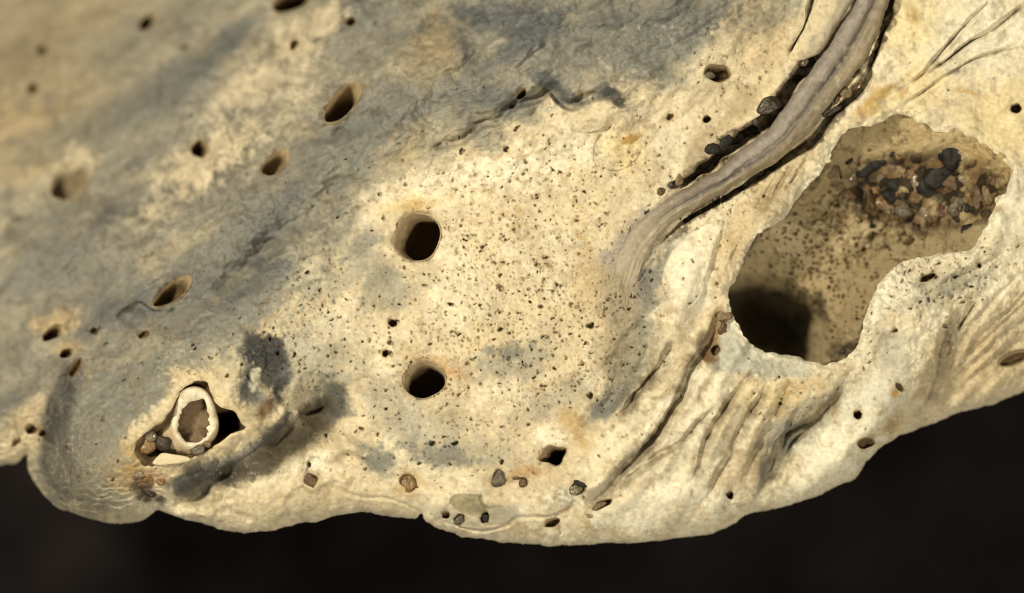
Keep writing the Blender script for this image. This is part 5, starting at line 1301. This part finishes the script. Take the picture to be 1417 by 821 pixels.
CRG = [
    (1112, 83, 8, 9, 0, 'clear', 'clear bubble-like grain under the tip of the pale plate'),
    (1121, 80, 8, 9, 30, 'black', 'black grain beside the clear bubble-like grain'),
    (1107, 97, 9, 8, 0, 'grey', 'grey grain below the clear bubble-like grain'),
    (1101, 109, 7, 7, 0, 'black', 'glossy black round grain at the ridge flank'),
    (1063, 146, 19, 12, 15, 'dark', 'large dark brown grain at the upper end of the inner crevice'),
    (1072, 139, 8, 6, 0, 'brown', 'brown grain on top of the large dark grain'),
    (1048, 163, 12, 9, 40, 'dark', 'dark grain below the large dark brown grain'),
    (1034, 180, 13, 10, 40, 'black', 'black grain halfway along the inner crevice'),
    (1018, 190, 12, 10, 30, 'dark', 'dark brown grain next to the black crevice grain'),
    (1003, 197, 13, 9, 30, 'black', 'black grain at the wide part of the inner crevice'),
    (985, 207, 11, 8, 30, 'black', 'black ragged grain where the inner crevice narrows'),
    (995, 217, 11, 8, 10, 'grey', 'translucent grey grain against the ridge'),
    (976, 228, 9, 7, 30, 'grey', 'smaller translucent grey grain against the ridge'),
    (962, 238, 13, 6, 25, 'dark', 'long dark grain low in the inner crevice'),
    (940, 248, 6, 10, 0, 'tan', 'tan bridge-like grain across the inner crevice'),
    (926, 256, 9, 7, 40, 'dark', 'dark brown grain near the lower end of the inner crevice'),
    (914, 265, 8, 6, 40, 'brown', 'brown grain at the lowest end of the inner crevice'),
    (1088, 132, 4, 8, -40, 'orange', 'rusty streak-like chip at the ridge flank'),
    (1151, 152, 15, 9, 25, 'dark', 'dark glossy grain in the outer crevice'),
    (1160, 138, 8, 6, 30, 'brown', 'brown grain above the dark glossy one in the outer crevice'),
    (1172, 128, 9, 7, 40, 'tan', 'tan grain in the middle of the outer crevice'),
    (1186, 116, 9, 11, -30, 'amber', 'amber rounded grain in the outer crevice'),
    (1183, 104, 7, 5, 0, 'brown', 'brown grain above the amber one'),
    (1204, 80, 6, 12, -30, 'dark', 'tall dark grain high in the outer crevice'),
    (1211, 62, 6, 9, -20, 'brown', 'brown grain above the tall dark one'),
    (1219, 42, 8, 15, -20, 'olive', 'long ochre grain near the top of the outer crevice'),
    (1231, 14, 7, 16, -15, 'dark', 'dark grain at the top of the outer crevice'),
    (1112, 200, 9, 6, 40, 'brown', 'brown chip wedged below the ridge bend'),
    (1003, 437, 11, 10, 0, 'tan', 'tan rounded grain in the notch by the dark chamber end'),
    (1000, 455, 7, 9, 0, 'brown', 'brown grain below the tan one in the notch'),
    (983, 104, 8, 5, 0, 'grey', 'pale grey grain inside the oval hole near the ridge'),
]
for (x, y, a, b, d_, m_, lb) in CRG:
    grain(x, y, a * 0.92, b * 0.92, d_, m_, lb, G2, lift=-0.2)
zc = float(np.median(surf(np.array([230, 300, 260.0]), np.array([560, 545, 650.0]))))
for (x, y, a, b, d_, m_, lb, dz) in [
        (202, 612, 17, 15, 30, 'amber', 'large translucent brown grain at the inner end of the hollow', -10), (209, 603, 9, 8, 0, 'clear', 'glinting glassy grain on the large brown one', -2),
        (198, 628, 10, 9, 0, 'dark', 'dark brown grain below the large brown one', -16), (227, 613, 11, 10, 0, 'dark', 'dark round bead at the foot of the lime tube', -2),
        (212, 632, 11, 8, 20, 'dark', 'dark grain between bead and white chip', -22), (219, 590, 12, 6, 42, 'tan', 'tan chip along the upper side of the hollow', -16),
        (276, 622, 10, 6, 30, 'grey', 'grey translucent chip under the tube mouth', -4), (286, 614, 6, 5, 0, 'tan', 'small tan grain at the lower right foot of the tube', -8),
        (205, 660, 9, 7, 0, 'amber', 'amber grain in the rusty patch below the hollow', None), (190, 655, 8, 7, 0, 'clear', 'pale glassy grain in the rusty patch below the hollow', None),
        (206, 680, 12, 6, -40, 'dark', 'dark flake in the rusty patch below the hollow', None), (222, 664, 7, 7, 0, 'orange', 'rusty grain below the hollow', None)]:
    grain(x, y, a, b, d_, m_, lb, G3, z=None if dz is None else zc + dz, lift=-0.3 if dz is None else 0)
for (x, y, a, b, d_, m_, lb, lf) in [
        (430, 664, 9, 8.5, 0, 'brown', 'round brown grain plugging the hole nearest the lobe', -0.5), (565, 667, 13, 9.5, -20, 'amber', 'amber-brown angular grain plugging a hole above the lip', -0.5), (572, 670, 6, 6, 0, 'brown', 'brown chip at the side of the amber-brown plug', -0.4),
        (690, 661, 8, 11, 0, 'grey', 'grey-brown oval grain plugging a hole above the olive patch', -0.45), (724, 668, 6, 5, 0, 'brown', 'small brown grain beside the grey-brown plug', -0.5), (718, 660, 7, 3, 20, 'brown', 'thin brown crust beside the grey-brown plug', -0.5),
        (636, 719, 6, 5.5, 0, 'grey', 'grey grain in a small hole below the olive patch', -0.7), (671, 717, 5, 5, 0, 'black', 'glossy black grain in the slit below the olive patch', -0.7), (797, 677, 9, 6, 40, 'olive', 'glassy olive grain in the grey groove', -0.4),
        (802, 669, 7, 3, -30, 'black', 'thin black chip above the glassy olive grain', -0.2), (816, 709, 6, 5, 0, 'clear', 'clear flat grain beside the lip slot', -0.5), (829, 700, 8, 2.5, 24, 'tan', 'tan sliver in the lip slot', -1.0)]:
    grain(x, y, a * 1.3, b * 1.3, d_, m_, lb, G4, lift=lf - 0.32)

# white chip below the lime tube: a thin irregular flake
def flake(name, label, cat, pts, z, th, mat):
    P = smooth_poly(pts, 4, True)
    c = P.mean(0); n = len(P)
    us_, vs_, zs_ = [], [], []
    for (k, dz) in [(0.02, 0), (0.6, 0), (0.93, -0.3), (1.0, -1.2), (1.0, -th), (0.6, -th - 1), (0.02, -th - 1)]:
        us_.append(c[0] + (P[:, 0] - c[0]) * k); vs_.append(c[1] + (P[:, 1] - c[1]) * k)
        zs_.append(z + dz + 1.2 * fbm(us_[-1], vs_[-1], 14, 2, 77))
    A, B, Cz = np.array(us_), np.array(vs_), np.array(zs_)
    col = [np.full(A.shape, v_, F) for v_ in (0.60, 0.53, 0.38)]
    o = build_mesh(name, A, B, Cz, grid_faces(len(us_), n, True), col, mat)
    o['label'] = label; o['category'] = cat
    return o
flake('shell_chip', 'white flat chip lying along the lower side of the tube hollow', 'shell chip', [(211, 641), (219, 631), (226, 627), (240, 629), (258, 632), (264, 637), (250, 641), (232, 643), (220, 644)], zc + 3, 7, M_WORM)

def fibre(name, label, pts, rad, color, lift):
    P = smooth_poly(pts, 8)
    z = surf(P[:, 0], P[:, 1]) + lift
    x, y, zz = world_xyz(P[:, 0], P[:, 1], z)
    cu_ = bpy.data.curves.new(name, 'CURVE'); cu_.dimensions = '3D'; cu_.bevel_depth = rad / 100; cu_.bevel_resolution = 2
    sp = cu_.splines.new('POLY'); sp.points.add(len(x) - 1)
    for i in range(len(x)):
        sp.points[i].co = (x[i], y[i], zz[i], 1)
        sp.points[i].radius = 0.5 + 0.5 * math.sin(math.pi * (i + 1) / (len(x) + 1))
    m, nt, b = new_mat(name + '_fibre')
    N = nt.nodes
    nz = N.new('ShaderNodeTexNoise'); nz.inputs['Scale'].default_value = 20
    cr = N.new('ShaderNodeValToRGB'); cr.color_ramp.elements[0].color = (*[c * 0.7 for c in color], 1); cr.color_ramp.elements[1].color = (*[min(c * 1.3, 1) for c in color], 1)
    nt.links.new(nz.outputs['Fac'], cr.inputs['Fac']); nt.links.new(cr.outputs['Color'], b.inputs['Base Color']); b.inputs['Roughness'].default_value = 0.4
    tmp = bpy.data.objects.new(name + '_path', cu_); sc.collection.objects.link(tmp)
    me = bpy.data.meshes.new_from_object(tmp.evaluated_get(bpy.context.evaluated_depsgraph_get()))
    bpy.data.objects.remove(tmp)
    me.materials.clear(); me.materials.append(m)
    o = bpy.data.objects.new(name, me); sc.collection.objects.link(o)
    o['label'] = label; o['category'] = 'fibre'
    return o
fibre('hair_fibre', 'thin dark hair curling from the long slanting hole', [(160, 438), (172, 428), (184, 419), (194, 418), (203, 424), (211, 429), (222, 428)], 1.1, (0.03, 0.022, 0.015), 2.5)
fibre('dark_fibre', 'tiny dark bent fibre on the grey slope', [(119, 457), (128, 461), (136, 456), (138, 452), (132, 464)], 1.0, (0.03, 0.025, 0.02), 2.0)
fibre('white_fibre', 'short white fibre bridging the crevice under the ridge', [(994, 266), (997, 272), (998, 279), (996, 286)], 0.8, (0.6, 0.56, 0.46), 9)
